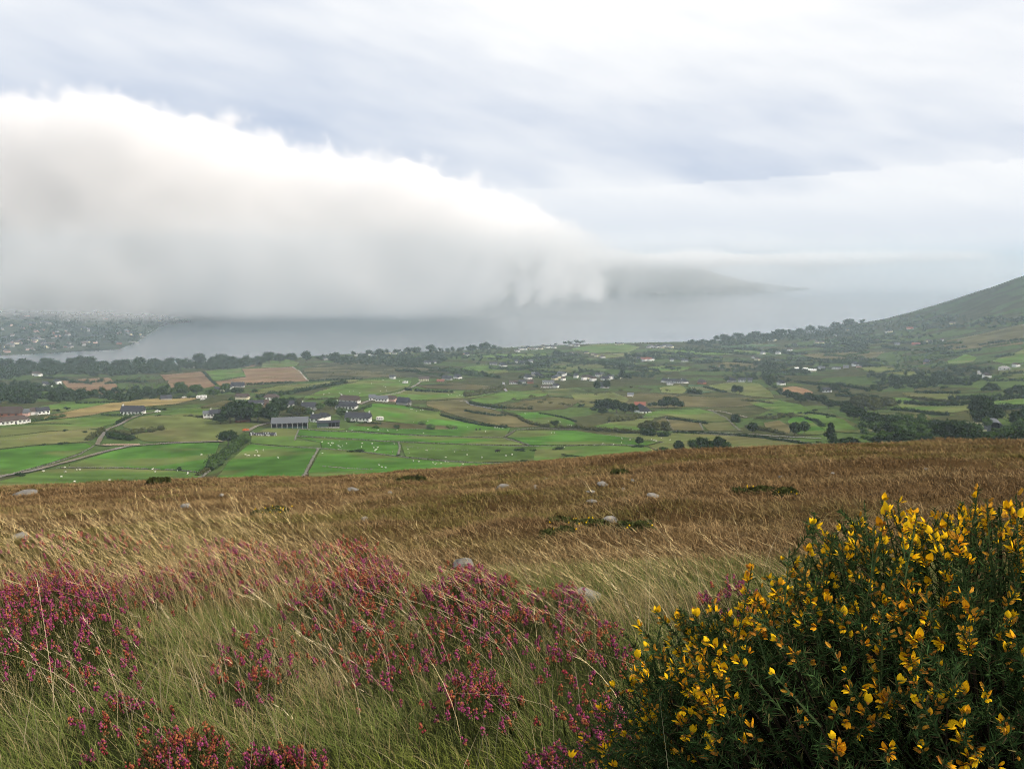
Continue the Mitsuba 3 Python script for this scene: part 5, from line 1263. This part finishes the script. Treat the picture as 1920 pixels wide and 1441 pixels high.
# --- moor tufts: wind combed, rust, straw and olive
NT = 17000
r = np.exp(rg.uniform(math.log(7.0), math.log(84), NT)); az = rg.uniform(-.60, .60, NT)
tx, ty = r * np.sin(az), r * np.cos(az)
per = 13
cx, cy = np.repeat(tx, per), np.repeat(ty, per); rr = np.repeat(r, per)
sp = (.05 + .012 * rr) * .75
x, y = cx + rg.normal(size=len(cx)) * sp, cy + rg.normal(size=len(cx)) * sp
tcol = moor_color(tx, ty) * rg.uniform(.72, 1.28, (NT, 1)); pale = rg.random(NT) < .04
tcol[pale] = np.array([.33, .235, .115]) * rg.uniform(.75, 1.1, (pale.sum(), 1))
col = np.repeat(tcol, per, 0) * rg.uniform(.75, 1.25, (len(cx), 1))
th = np.repeat(rg.uniform(.08, .155, NT), per) * rg.uniform(.6, 1.3, len(cx)) * np.clip(.7 + rr / 60, .7, 1.4)
la = np.repeat(rg.normal(-.36, .36, NT), per) + rg.normal(size=len(cx)) * .5; lb = np.repeat(rg.normal(-.05, .3, NT), per) + rg.normal(size=len(cx)) * .45
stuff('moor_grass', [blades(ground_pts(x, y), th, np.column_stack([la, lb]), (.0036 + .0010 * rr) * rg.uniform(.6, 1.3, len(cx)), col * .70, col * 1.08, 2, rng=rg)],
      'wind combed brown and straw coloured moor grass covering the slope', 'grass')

# --- meadow grass near the camera (thinner where heather grows)
HEATHER = [((-30, 1070, 235, 1270), .30, 330, .28, 'big deep purple heather clump at the left edge'), ((20, 1040, 180, 1110), .26, 60, .4, 'orange tipped heather crest above the big left clump'),
                           ((330, 1012, 570, 1100), .28, 210, .45, 'reddish heather clump beneath the tallest straw stems'), ((540, 1050, 790, 1180), .28, 240, .62, 'rust red heather sweep left of the middle'),
                           ((800, 1062, 975, 1115), .28, 130, .25, 'purple heather crest standing against the brown moor'), ((760, 1110, 1050, 1210), .24, 115, .35, 'purple heather spread below the crest'),
                           ((390, 1165, 560, 1290), .22, 48, .4, 'thin mixed heather patch in the grass left of the middle'), ((270, 1350, 440, 1450), .16, 70, .72, 'orange withered heather at the bottom edge'),
                           ((420, 1390, 640, 1460), .15, 60, .3, 'purple and orange heather at the bottom left of the middle'), ((990, 1380, 1110, 1450), .16, 45, .05, 'bright magenta heather at the bottom edge near the gorse'),
                           ((810, 1220, 980, 1350), .20, 60, .45, 'sparse heather sprigs in the middle grass'), ((1020, 1130, 1200, 1330), .24, 60, .4, 'sparse heather left of the gorse bush'),
                           ((-20, 990, 330, 1050), .24, 110, .45, 'pinkish heather behind the left straw grass'), ((640, 1040, 760, 1100), .24, 60, .35, 'dusky purple heather between the two reddish sweeps'),
                           ((1110, 1290, 1200, 1450), .22, 50, .15, 'dark purple heather tucked against the gorse foot'), ((640, 1180, 800, 1280), .20, 28, .4, 'scattered heather sprigs under the rust red sweep'), ((150, 1270, 330, 1420), .14, 34, .35, 'single purple sprigs in the bottom left grass'),
                           ((1310, 1090, 1440, 1130), .24, 34, .3, 'pale purple heather left behind the gorse top'),
           ((230, 1060, 380, 1130), .24, 60, .4, 'thin reddish heather between the left clump and the reddish clump'), ((560, 1010, 720, 1060), .26, 90, .5, 'faded reddish heather above the rust red sweep'), ((960, 1090, 1120, 1150), .22, 70, .35, 'pinkish heather behind the half sunk boulder')]


def spread(box, hgt):
    x0, y0, x1, y1 = box
    ax, ay, _ = foot((x0 + x1) / 2, y1, hgt * .8); bx_, by, _ = foot((x0 + x1) / 2, y0, hgt * .8)
    dm = math.hypot((ax + bx_) / 2, (ay + by) / 2)
    return (ax + bx_) / 2, (ay + by) / 2, (x1 - x0) / 2 * dm / F, max(.12, abs(by - ay) / 2), dm


def foot(px, py, h=0.0):
    p, r = moor(px, py, h); return p[0], p[1], r


def in_heather(x, y):
    k = np.zeros(len(x))
    for box, hg, n, fd, lb in HEATHER:
        cx, cy, rx, ry, dm = spread(box, hg)
        d = math.hypot(cx, cy); u = (x * cy - y * cx) / d; w = (x * cx + y * cy) / d - d
        k = np.maximum(k, np.clip(1.25 - np.sqrt((u / rx) ** 2 + (w / ry) ** 2), 0, 1) * min(1, n / (rx * ry * 260)))
    return np.clip(k * 1.6, 0, 1)


def near_xy(n, r0, r1, a0=-.64, a1=.64, power=1.0):
    r = np.sqrt(rg.uniform(0, 1, n) ** power * (r1 ** 2 - r0 ** 2) + r0 ** 2); a = rg.uniform(a0, a1, n)
    return r * np.sin(a), r * np.cos(a), r


N = 150000
x, y, r = near_xy(N, 2.2, 7.8, power=1.25)
k = rg.random(N) > .72 * in_heather(x, y)
x, y, r = x[k], y[k], r[k]; N = len(x)
P = np.column_stack([x, y, x * 0])
moss = np.clip((meshkit.fbm(P / .9, 3, 61) - .47) * 5 + np.clip(3.6 - r, -1, .7), 0, 1)
dry = np.clip((meshkit.fbm(P / 1.1, 3, 62) - .50) * 3.4 + np.clip(r - 5, 0, 1.5) * .2 + np.exp(-((x / r + .42) / .2) ** 2) * np.clip(r - 4.2, 0, 1) * .5 + np.exp(-((x / r - .14) / .09) ** 2) * np.clip(r - 4.6, 0, 1) * .5, 0, 1)
green, sage, straw, lime = np.array([.120, .170, .034]), np.array([.205, .215, .080]), np.array([.42, .335, .165]), np.array([.205, .245, .030])
c = green + (sage - green) * rg.uniform(0, 1, (N, 1))
c = c + (lime - c) * (moss * .75)[:, None]
isdry = (rg.random(N) < .05 + .10 * np.clip(r - 3, 0, 1) + .5 * dry)[:, None]
c = np.where(isdry, straw * rg.uniform(.6, 1.15, (N, 1)), c) * rg.uniform(.75, 1.25, (N, 1))
H = rg.uniform(.05, .16, N) * (1 - .5 * moss) * (1 + .25 * dry)
lean = np.column_stack([rg.normal(-.40, .42, N), rg.normal(-.05, .38, N)])
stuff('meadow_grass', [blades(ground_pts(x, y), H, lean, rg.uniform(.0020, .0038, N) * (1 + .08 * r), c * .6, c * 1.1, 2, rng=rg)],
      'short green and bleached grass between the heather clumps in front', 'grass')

# --- long straw stems with seed heads
def stems(n, cx, cy, sx, sy, h0, h1, lx, col, w=.0021, head=True):
    x = cx + rg.normal(size=n) * sx; y = cy + rg.normal(size=n) * sy
    H = rg.uniform(h0, h1, n); lean = np.column_stack([rg.normal(lx, .22, n), rg.normal(-.03, .22, n)])
    c = np.array(col) * rg.uniform(.7, 1.2, (n, 1))
    root = ground_pts(x, y); rr = np.hypot(x, y)
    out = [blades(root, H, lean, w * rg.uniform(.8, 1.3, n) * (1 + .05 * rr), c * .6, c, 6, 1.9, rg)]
    if head:
        t0 = .80
        L2 = np.clip((lean ** 2).sum(1), 0, 1.2)
        base = root + np.column_stack([lean * (H * t0 ** 1.9)[:, None], H * (t0 - .22 * L2 * t0 * t0)])
        tip = root + np.column_stack([lean * (H * 1.03)[:, None], H * (1.0 - .22 * L2)])
        d = tip - base
        for k in range(6):
            s = (k + rg.uniform(0, 1, n)) / 6
            q = base + d * s[:, None]
            out.append(blades(q, np.linalg.norm(d, axis=1) * rg.uniform(.16, .28, n), d[:, :2] / (np.linalg.norm(d, axis=1)[:, None] * .8) + rg.normal(size=(n, 2)) * .3,   .0030 * rg.uniform(.7, 1.3, n) * (1 + .05 * rr), c * 1.0, c * 1.12, 1, 1.0, rg))
    return out


straw_c, pale_c = (.60, .47, .24), (.58, .49, .31)
parts = []
for px, py, n, sx, sy, h0, h1, lx in [(470, 1150, 330, .55, .5, .5, .98, -.50), (330, 1130, 190, .5, .5, .45, .92, -.50), (130, 1120, 190, .55, .5, .4, .85, -.45), (20, 1120, 100, .4, .5, .4, .8, -.45), (620, 1150, 130, .5, .5, .4, .75, -.55),
                                      (760, 1120, 150, .5, .5, .3, .62, -.60), (900, 1150, 170, .5, .5, .35, .65, -.65), (1060, 1170, 170, .5, .5, .3, .62, -.7), (1220, 1180, 220, .5, .5, .35, .7, -.75), (1330, 1120, 130, .5, .4, .3, .6, -.75),
                                      (690, 1260, 110, .35, .35, .35, .7, -.5), (1000, 1290, 90, .4, .35, .3, .6, -.5), (330, 1330, 24, .5, .3, .35, .7, -.4), (90, 1380, 24, .35, .25, .4, .7, -.35), (600, 1400, 16, .5, .2, .3, .55, -.45)]:
    x0, y0, _ = foot(px, py)
    parts += stems(int(n * (.85 if px < 560 else .30 if px < 1150 else .45)), x0, y0, sx, sy, h0, h1, lx, straw_c if py < 1200 else pale_c)
for px, py, h, lx in [(1212, 1180, .62, -.42), (1270, 1190, .5, -.5), (1300, 1300, 1.02, -.36), (1330, 1290, .86, -.42), (1250, 1260, .8, -.16), (1390, 1300, .9, -.5), (1175, 1190, .42, -.2), (1400, 1230, .66, -.4), (1180, 1380, .5, -.3), (860, 1400, .45, -.25), (1010, 1400, .5, -.1)]:
    x0, y0, _ = foot(px, py)
    parts += stems(1, x0, y0, .01, .01, h, h + .05, lx, (.66, .54, .31), w=.0042)
x, y, r = near_xy(800, 2.3, 7.0)
parts.append(blades(ground_pts(x, y), rg.uniform(.22, .48, 800), np.column_stack([rg.normal(-.30, .42, 800), rg.normal(0, .35, 800)]), rg.uniform(.0016, .0028, 800) * (1 + .06 * r), np.tile(np.array(pale_c) * .5, (800, 1)), np.tile(pale_c, (800, 1)) * rg.uniform(.6, 1.15, (800, 1)), 5, 1.8, rg))
parts += stems(30, .40, 1.12, .16, .09, .45, .85, -.22, (.40, .36, .22), w=.0012, head=False)
parts += stems(16, .78, 1.02, .2, .06, .4, .7, -.2, (.36, .34, .2), w=.0010, head=False)
stuff('tall_grass', parts, 'long straw coloured grass stems with seed heads bending to the left', 'grass')
print('grass done')


# --- heather
OCT_V = np.array([[1, 0, 0], [-1, 0, 0], [0, 1, 0], [0, -1, 0], [0, 0, 1.35], [0, 0, -1.1]]); OCT_F = np.array([[0, 2, 4], [2, 1, 4], [1, 3, 4], [3, 0, 4], [2, 0, 5], [1, 2, 5], [3, 1, 5], [0, 3, 5]])
for k_ in ('heather_twig', 'heather_bell', 'heather_faded'):
    scene[k_] = {'type': 'ref', 'id': 'painted'} if False else {'type': 'twosided', 'bsdf': {'type': 'diffuse', 'reflectance': {'type': 'mesh_attribute', 'name': 'vertex_color'}}}
    break


def heather(box, hgt, n_shoot, faded, label, dense=1.0, purple=(.250, .052, .130)):
    """One spread of bell heather over the ground seen in this part of the picture."""
    x0, y0, x1, y1 = box
    rng = np.random.default_rng(int(x0 + 3 * y0))
    cx, cy, rx, ry, dm = spread(box, hgt)
    n_shoot = int(n_shoot * 1.45)
    a, q = rng.uniform(0, 6.28, n_shoot), np.sqrt(rng.uniform(0, 1, n_shoot)) * (1 + .18 * rng.normal(size=n_shoot))
    ux = np.array([cy, -cx]) / math.hypot(cx, cy); uy = np.array([cx, cy]) / math.hypot(cx, cy)
    off = np.outer(np.cos(a) * q * rx, ux) + np.outer(np.sin(a) * q * ry, uy)
    x, y = cx + off[:, 0], cy + off[:, 1]
    root = ground_pts(x, y)
    k = np.clip(1.12 - .45 * q ** 2, .45, 1.1) * (.8 + .5 * meshkit.noise(np.column_stack([x, y, x * 0]) * 7))
    H = hgt * k * rng.uniform(.75, 1.12, n_shoot)
    lean = np.column_stack([rng.normal(-.14, .20, n_shoot), rng.normal(-.04, .18, n_shoot)])
    tip = root + np.column_stack([lean * H[:, None], H])
    key = fresh('heather')
    tw = []
    cs = np.array([.055, .05, .022]) * rng.uniform(.5, 1.4, (n_shoot, 1))
    tw.append(blades(root, H, lean, np.full(n_shoot, .003), cs * .5, cs, 2, 1.0, rng))
    for j in range(9):
        s = rng.uniform(.15, .92, n_shoot); b = root + (tip - root) * s[:, None]
        c2 = np.array([.050, .062, .018]) * rng.uniform(.5, 1.6, (n_shoot, 1))
        tw.append(blades(b, rng.uniform(.03, .075, n_shoot), rng.normal(size=(n_shoot, 2)) * .6, rng.uniform(.004, .008, n_shoot), c2 * .6, c2, 1, 1.0, rng))
    v, f, c = merge(tw); add(key + '__foliage', (v, f), 'painted', color=np.clip(c, .002, .8))
    for part, sel in (('blossom', rng.random(n_shoot) >= faded), ('faded_blossom', None)):
        if sel is not None: keep = sel
        idx = np.where(keep if part == 'blossom' else ~keep)[0]
        if not len(idx): continue
        nb = 13
        V, C = [], []
        for j in range(nb):
            s = rng.uniform(0, 1, len(idx)); L = .045
            d = tip[idx] - root[idx]; d /= np.linalg.norm(d, axis=1, keepdims=True)
            an = rng.uniform(0, 6.28, len(idx)); rad = rng.uniform(.004, .013, len(idx)) * (1.1 - .5 * s)
            p = tip[idx] - d * (L * (1 - s))[:, None] + np.column_stack([np.cos(an) * rad, np.sin(an) * rad, rng.uniform(-.003, .003, len(idx))])
            size = rng.uniform(.0030, .0050, len(idx)) * (1 + .08 * dm)
            V.append(p[:, None] + OCT_V[None] * size[:, None, None])
            if part == 'blossom':
                cc = np.array(purple) * rng.uniform(.55, 1.5, (len(idx), 1)) + np.array([.05, .01, .0]) * rng.uniform(0, 1, (len(idx), 1))
                mixd = rng.random(len(idx)) < .16; cc[mixd] = np.array([.44, .17, .075]) * rng.uniform(.6, 1.2, (mixd.sum(), 1))
            else:
                cc = np.array([.34, .125, .055]) * rng.uniform(.5, 1.4, (len(idx), 1)); mixd = rng.random(len(idx)) < .3; cc[mixd] = np.array([.30, .045, .065]) * rng.uniform(.6, 1.2, (mixd.sum(), 1))
            C.append(np.repeat(cc[:, None], 6, 1))
        v = np.concatenate(V).reshape(-1, 3); c = np.concatenate(C).reshape(-1, 3)
        f = (OCT_F[None] + (np.arange(len(v) // 6) * 6)[:, None, None]).reshape(-1, 3)
        add(key + '__' + part, (v, f), 'painted', color=np.clip(c, .002, .85), smooth=True)
        labels[key + '__' + part] = {'kind': 'stuff', 'label': 'purple bell flowers of the heather' if part == 'blossom' else 'withered orange brown heads of the heather'}
    labels[key + '__foliage'] = {'kind': 'stuff', 'label': 'dark twigs and leaves of the heather'}
    tag(key, label, 'heather')


for bxy, hg, n, fd, lb in HEATHER:
    heather(bxy, hg, n, fd, lb)


# --- low flowering shrubs out on the moor
def moor_shrub(px, py, wpx, hpx, flowers, label):
    p, r = moor(px, py); d = math.hypot(r, p[2]); w, h = wpx * d / F, hpx * d / F
    rng = np.random.default_rng(int(px))
    parts = [leafy(p + np.array([rng.normal() * w * .25, rng.normal() * w * .2, h * .2]), np.array([w * .32, w * .3, h * .62]), 150, .030 + .0012 * r, rng, 2, .4) for _ in range(5)]
    key = fresh('low_gorse'); add(key + '__foliage', join(parts), 'leaf_olive'); 
    if flowers:
        q = p + np.column_stack([rng.normal(size=flowers) * w * .33, rng.normal(size=flowers) * w * .25, h * rng.uniform(.35, .95, flowers)])
        s = .007 + .0006 * r
        v = (q[:, None] + OCT_V[None] * s).reshape(-1, 3); f = (OCT_F[None] + (np.arange(flowers) * 6)[:, None, None]).reshape(-1, 3)
        add(key + '__blossom', (v, f), 'gorse_petal'); labels[key + '__blossom'] = {'kind': 'stuff'}
    tag(key, label, 'gorse')


diffuse('gorse_petal', (.78, .47, .012), .18, .02); diffuse('gorse_petal_deep', (.72, .34, .014), .2, .02); diffuse('gorse_calyx', (.40, .17, .028), .35, .01); diffuse('gorse_bud', (.50, .25, .03), .35, .01)
for a_ in [(515, 962, 60, 13, 26, 'yellow speckled low gorse on the moor left of the middle'), (1085, 990, 62, 12, 22, 'yellow speckled low gorse below the pale boulder'), (1205, 996, 46, 14, 8, 'dark low gorse right of the pale boulder'), (1415, 930, 54, 13, 5, 'dark low shrub in the middle of the right moor'),
           (1480, 936, 44, 9, 4, 'small dark shrub right of the dark low one'), (1045, 1008, 46, 10, 10, 'low gorse in the grass left below the pale boulder'), (1165, 888, 30, 8, 0, 'olive shrub near the moor edge right of the middle'), (770, 895, 40, 8, 0, 'dark heathery hump at the moor edge'), (300, 908, 28, 10, 0, 'dark tussock at the moor edge behind the straw grass')]:
    moor_shrub(*a_)

# --- the big gorse bush
rq = np.random.default_rng(17)
GC, GR_ = np.array([1.08, 1.74, -1.17]), np.array([.91, .57, .635])


def shoot_set(n, scale, keepfn):
    out = []
    while len(out) < n:
        d = rq.normal(size=3); d /= np.linalg.norm(d)
        if d[2] < -.72 or not keepfn(d): continue
        bump = 1 + .16 * (meshkit.noise(np.array([d * 3.1 + 4]), 5)[0] - .5) * 2 + .10 * (meshkit.noise(np.array([d * 8.]), 8)[0] - .5) * 2
        tip = GC + d * GR_ * scale * bump * rq.uniform(.93, 1.05)
        nrm = d / GR_; nrm /= np.linalg.norm(nrm)
        up = nrm * .95 + np.array([-.03, 0, .34]) + rq.normal(size=3) * .30; up /= np.linalg.norm(up)
        out.append((tip, up))
    return np.array([o[0] for o in out]), np.array([o[1] for o in out])


VIEW = -GC / np.linalg.norm(GC)
vis = lambda d: (d / GR_) @ VIEW / np.linalg.norm(d / GR_) > -.12 and (d[0] < .75 or rq.random() < .35)
tipA, dirA = shoot_set(2300, 1.0, vis); tipB, dirB = shoot_set(1500, .90, vis); tipC, dirC = shoot_set(900, .76, vis)
# tall leading shoots on the skyline
for px, py, yy in [(1662, 958, 1.62), (1835, 912, 1.9), (1720, 962, 1.66), (1640, 985, 1.7), (1905, 925, 1.75), (1560, 1000, 1.72), (1790, 985, 1.6), (1880, 948, 1.85), (1480, 1030, 1.6), (1410, 1060, 1.55), (1690, 985, 1.75), (1850, 935, 1.8)]:
    d = ray(px, py); tipA = np.vstack([tipA, d / d[1] * yy]); dirA = np.vstack([dirA, [rq.normal() * .1, rq.normal() * .1, 1]])
tips, dirs = np.vstack([tipA, tipB, tipC]), np.vstack([dirA, dirB, dirC]); dirs /= np.linalg.norm(dirs, axis=1, keepdims=True)
nA = len(tipA)
lenS = rq.uniform(.09, .17, len(tips)); lenS[2300:nA] = .30
per = np.where(np.arange(len(tips)) < nA, 62, 40)
ii = np.repeat(np.arange(len(tips)), per)
s = rq.uniform(0, 1, len(ii)) ** .8
U = np.cross(dirs, rq.normal(size=dirs.shape)); U /= np.linalg.norm(U, axis=1, keepdims=True); W2 = np.cross(dirs, U)
an = rq.uniform(0, 6.283, len(ii))
rad = U[ii] * np.cos(an)[:, None] + W2[ii] * np.sin(an)[:, None]
base = tips[ii] - dirs[ii] * (lenS[ii] * (1 - s))[:, None]
ln = rq.uniform(.012, .030, len(ii)) * (1.15 - .45 * s)
dv = rad * rq.uniform(.55, 1, (len(ii), 1)) + dirs[ii] * rq.uniform(.25, .8, (len(ii), 1)); dv /= np.linalg.norm(dv, axis=1, keepdims=True)
sd = np.cross(dv, rq.normal(size=dv.shape)); sd /= np.linalg.norm(sd, axis=1, keepdims=True)
wd = rq.uniform(.0009, .0018, len(ii))[:, None]
v = np.stack([base - sd * wd, base + sd * wd, base + dv * ln[:, None]], 1).reshape(-1, 3)
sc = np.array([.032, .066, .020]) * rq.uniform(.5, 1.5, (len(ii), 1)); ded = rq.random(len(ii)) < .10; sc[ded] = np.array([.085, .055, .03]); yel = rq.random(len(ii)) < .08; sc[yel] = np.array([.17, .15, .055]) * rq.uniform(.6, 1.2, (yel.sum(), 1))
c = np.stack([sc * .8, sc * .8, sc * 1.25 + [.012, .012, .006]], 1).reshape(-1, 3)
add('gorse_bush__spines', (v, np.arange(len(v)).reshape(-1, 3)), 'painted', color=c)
labels['gorse_bush__spines'] = {'kind': 'stuff'}
# stems: green shoots and brown wood underneath
cs = np.tile(np.array([[.05, .075, .028]]), (len(tips), 1)) * rq.uniform(.6, 1.3, (len(tips), 1))


def sticks(p0, p1, w, col):
    d = p1 - p0; u = np.cross(d, rq.normal(size=d.shape)); u /= np.linalg.norm(u, axis=1, keepdims=True) + 1e-9; t = np.cross(d, u); t /= np.linalg.norm(t, axis=1, keepdims=True) + 1e-9
    V = [q + (u * math.cos(a) + t * math.sin(a)) * ww[:, None] for q, ww in ((p0, w), (p1, w * .6)) for a in (0, 2.094, 4.189)]
    v = np.stack(V, 1).reshape(-1, 3)
    f = np.array([[0, 1, 4], [0, 4, 3], [1, 2, 5], [1, 5, 4], [2, 0, 3], [2, 3, 5]])
    return v, (f[None] + (np.arange(len(p0)) * 6)[:, None, None]).reshape(-1, 3), np.repeat(col, 6, 0)


b0 = tips - dirs * lenS[:, None]
foot_g = GC + np.array([0, 0, -.62]) + rq.normal(size=(len(tips), 3)) * [.12, .10, .02]
mid = b0 + (foot_g - b0) * rq.uniform(.3, .6, (len(tips), 1))
wood_c = np.tile(np.array([[.028, .022, .015]]), (len(tips), 1)) * rq.uniform(.5, 1.3, (len(tips), 1))
v, f, c = merge([sticks(b0, tips, np.full(len(tips), .0022), cs), sticks(mid, b0, np.full(len(tips), .0032), wood_c), sticks(foot_g[::4], mid[::4], np.full(len(tips[::4]), .006), wood_c[::4])])
add('gorse_bush__stems', (v, f), 'painted', color=c); labels['gorse_bush__stems'] = {'kind': 'stuff'}


def petal(L, Wd, cup, bend, th0=0.0, nseg=5):
    """A cupped almond petal growing along +z, opening towards +x."""
    t = np.linspace(0, 1, nseg); V = []
    for k in t:
        wid = Wd * math.sin(math.pi * (0.10 + .90 * k) ** .85) ** .8 if k < 1 else 0
        wid = max(wid, .0004)
        cx = bend * k * k; z = L * k
        for sgn in (-1, 0, 1):
            V.append([cx - cup * (1 - sgn * sgn) * wid * .9, sgn * wid, z])
    v = np.array(V); n = 3; f = []
    for a in range(nseg - 1):
        for b in range(n - 1):
            q = a * n + b
            f += [[q, q + 1, q + n + 1], [q, q + n + 1, q + n]]
    return v, np.array(f)


def rot(ax, ang):
    return trimesh.transformations.rotation_matrix(ang, ax)[:3, :3]


def flower_mesh(rng):
    parts = []
    v, f = petal(.0150, .0058, .7, -.004); parts.append((v @ rot([0, 1, 0], -.30).T + [-.001, 0, .002], f))
    for sgn in (-1, 1):
        v, f = petal(.0128, .0034, .6, .001); parts.append((v @ rot([1, 0, 0], sgn * rng.uniform(.10, .28)).T @ rot([0, 1, 0], rng.uniform(.12, .4)).T + [.0014, sgn * -.0006, .002], f))
    return join(parts)


def bud_mesh(rng):
    parts = []
    for k in range(3):
        v, f = petal(.0120, .0028, .9, .0004, nseg=4); parts.append(((v + [.0011, 0, 0]) @ rot([0, 0, 1], k * 2.094 + rng.uniform(-.2, .2)).T, f))
    return join(parts)


def calyx_mesh(rng):
    parts = []
    for k in range(2):
        v, f = petal(.0085, .0030, .9, .0002, nseg=4); parts.append(((v + [-.0018, 0, -.001]) @ rot([0, 0, 1], k * math.pi).T, f))
    return join(parts)


FL = [mikit.ply(flower_mesh(np.random.default_rng(k)), smooth=True) for k in range(4)]
BU = [mikit.ply(bud_mesh(np.random.default_rng(k)), smooth=True) for k in range(3)]
CA = [mikit.ply(calyx_mesh(np.random.default_rng(k)), smooth=True) for k in range(2)]
FLR, BUR, CAR = flower_mesh(np.random.default_rng(9)), bud_mesh(np.random.default_rng(9)), calyx_mesh(np.random.default_rng(9))
cand = []
for i in range(nA):
    tdir = tips[i] - GC
    patch = meshkit.noise(np.array([tips[i] * 6.5]), 3)[0]
    right = np.clip((tips[i][0] - .25) / .6, 0, 1) * .5 + np.clip((tips[i][2] + 1.2) / .6, 0, 1) * .5
    if rq.random() > .26 + .9 * np.clip((patch - .25) * 2.2, 0, 1) * (.5 + .7 * right): continue
    for k in range(rq.integers(2, 8)):
        sfr = rq.uniform(0, .055)
        a = rq.uniform(0, 6.283); out = U[i] * math.cos(a) + W2[i] * math.sin(a)
        dv = out * rq.uniform(.35, 1.0) + dirs[i] * rq.uniform(.5, 1.0); dv /= np.linalg.norm(dv)
        p = tips[i] - dirs[i] * sfr + out * .004
        opened = rq.random() < .26 + .26 * patch
        cand.append((p, dv, opened, np.linalg.norm(p)))
cand.sort(key=lambda q: q[3] - (.12 if q[2] else 0))
rest_f, rest_b, rest_c = [], [], []
nf = nb_ = 0
for p, dv, opened, dist in cand:
    z = dv; xax = np.cross([0, 0, 1.0], z); xax = xax / (np.linalg.norm(xax) + 1e-9); yax = np.cross(z, xax)
    ro = rq.uniform(-.6, .6); xa = xax * math.cos(ro) + yax * math.sin(ro); ya = np.cross(z, xa)
    # banner petal on the upper side
    R = np.column_stack([-ya, xa, z]); sc_ = rq.uniform(.75, 1.3)
    seen = -1.0 < (p[0] / p[1]) < .60 and p[1] > .4 and p[2] / p[1] > -.62
    if seen and (nf < 300 if opened else nb_ < 290):
        M4 = np.eye(4); M4[:3, :3] = R * sc_; M4[:3, 3] = p; M = T(M4)
        if opened:
            key = 'gorse_bush__flower' + (f'_{nf:03d}' if nf else ''); nf += 1
            scene[key] = {**FL[rq.integers(4)], 'to_world': M, 'bsdf': {'type': 'ref', 'id': 'gorse_petal' if rq.random() < .7 else 'gorse_petal_deep'}}
            scene[key + '__calyx'] = {**CA[rq.integers(2)], 'to_world': M, 'bsdf': {'type': 'ref', 'id': 'gorse_calyx'}}
        else:
            key = 'gorse_bush__bud' + (f'_{nb_:03d}' if nb_ else ''); nb_ += 1
            scene[key] = {**BU[rq.integers(3)], 'to_world': M, 'bsdf': {'type': 'ref', 'id': 'gorse_bud' if rq.random() < .6 else 'gorse_calyx'}}
    elif seen or rq.random() < .35:
        (rest_f if opened else rest_b).append(((FLR if opened else BUR)[0] @ (R * sc_).T + p))
for nm, lst, raw, mat in (('far_flowers', rest_f, FLR, 'gorse_petal'), ('far_buds', rest_b, BUR, 'gorse_bud')):
    if lst:
        v = np.vstack(lst); f = (raw[1][None] + (np.arange(len(lst)) * len(raw[0]))[:, None, None]).reshape(-1, 3)
        add('gorse_bush__' + nm, (v, f), mat, smooth=True); labels['gorse_bush__' + nm] = {'kind': 'stuff'}
print('gorse', len(cand), nf, nb_, len(rest_f), len(rest_b))
tag('gorse_bush', 'large spiny gorse bush covered in yellow flowers in the right corner', 'gorse')

# ================================================================ every member of a group gets its own place in the label
ORD = ['first', 'second', 'third', 'fourth', 'fifth', 'sixth', 'seventh', 'eighth', 'ninth', 'tenth', 'eleventh', 'twelfth']
TEN = {10: 'tenth', 20: 'twenty', 30: 'thirty', 40: 'forty', 50: 'fifty'}


def ordinal(k):
    if k < 12: return ORD[k]
    n = k + 1
    if n < 20: return ['thirteenth', 'fourteenth', 'fifteenth', 'sixteenth', 'seventeenth', 'eighteenth', 'nineteenth'][n - 13]
    t, o = n // 10 * 10, n % 10
    if o == 0: return {20: 'twentieth', 30: 'thirtieth', 40: 'fortieth', 50: 'fiftieth'}.get(t)
    return f'{TEN[t]}-{ORD[o - 1]}' if t in TEN else None


def az_of_key(k):
    for kk in (k, k + '__wall', k + '__crown', k + '__roll', k + '__body'):
        if kk in scene and 'filename' in scene[kk]:
            v = meshkit.WRITTEN[scene[kk]['filename']][0]
            c = np.append((v.max(0) + v.min(0)) / 2, 1)
            if 'to_world' in scene[kk]: c = np.array(scene[kk]['to_world'].matrix, float) @ c
            return math.atan2(c[0], c[1])
    return 0.0


same = {}
for k, d in labels.items():
    if d.get('group'): same.setdefault((d['group'], d['label']), []).append(k)
for (g, l), ks in same.items():
    if 1 < len(ks) <= 40:
        for n, k in enumerate(sorted(ks, key=az_of_key)):
            o = ordinal(n)
            if o: labels[k]['label'] = f'{l}, {o} from the left'
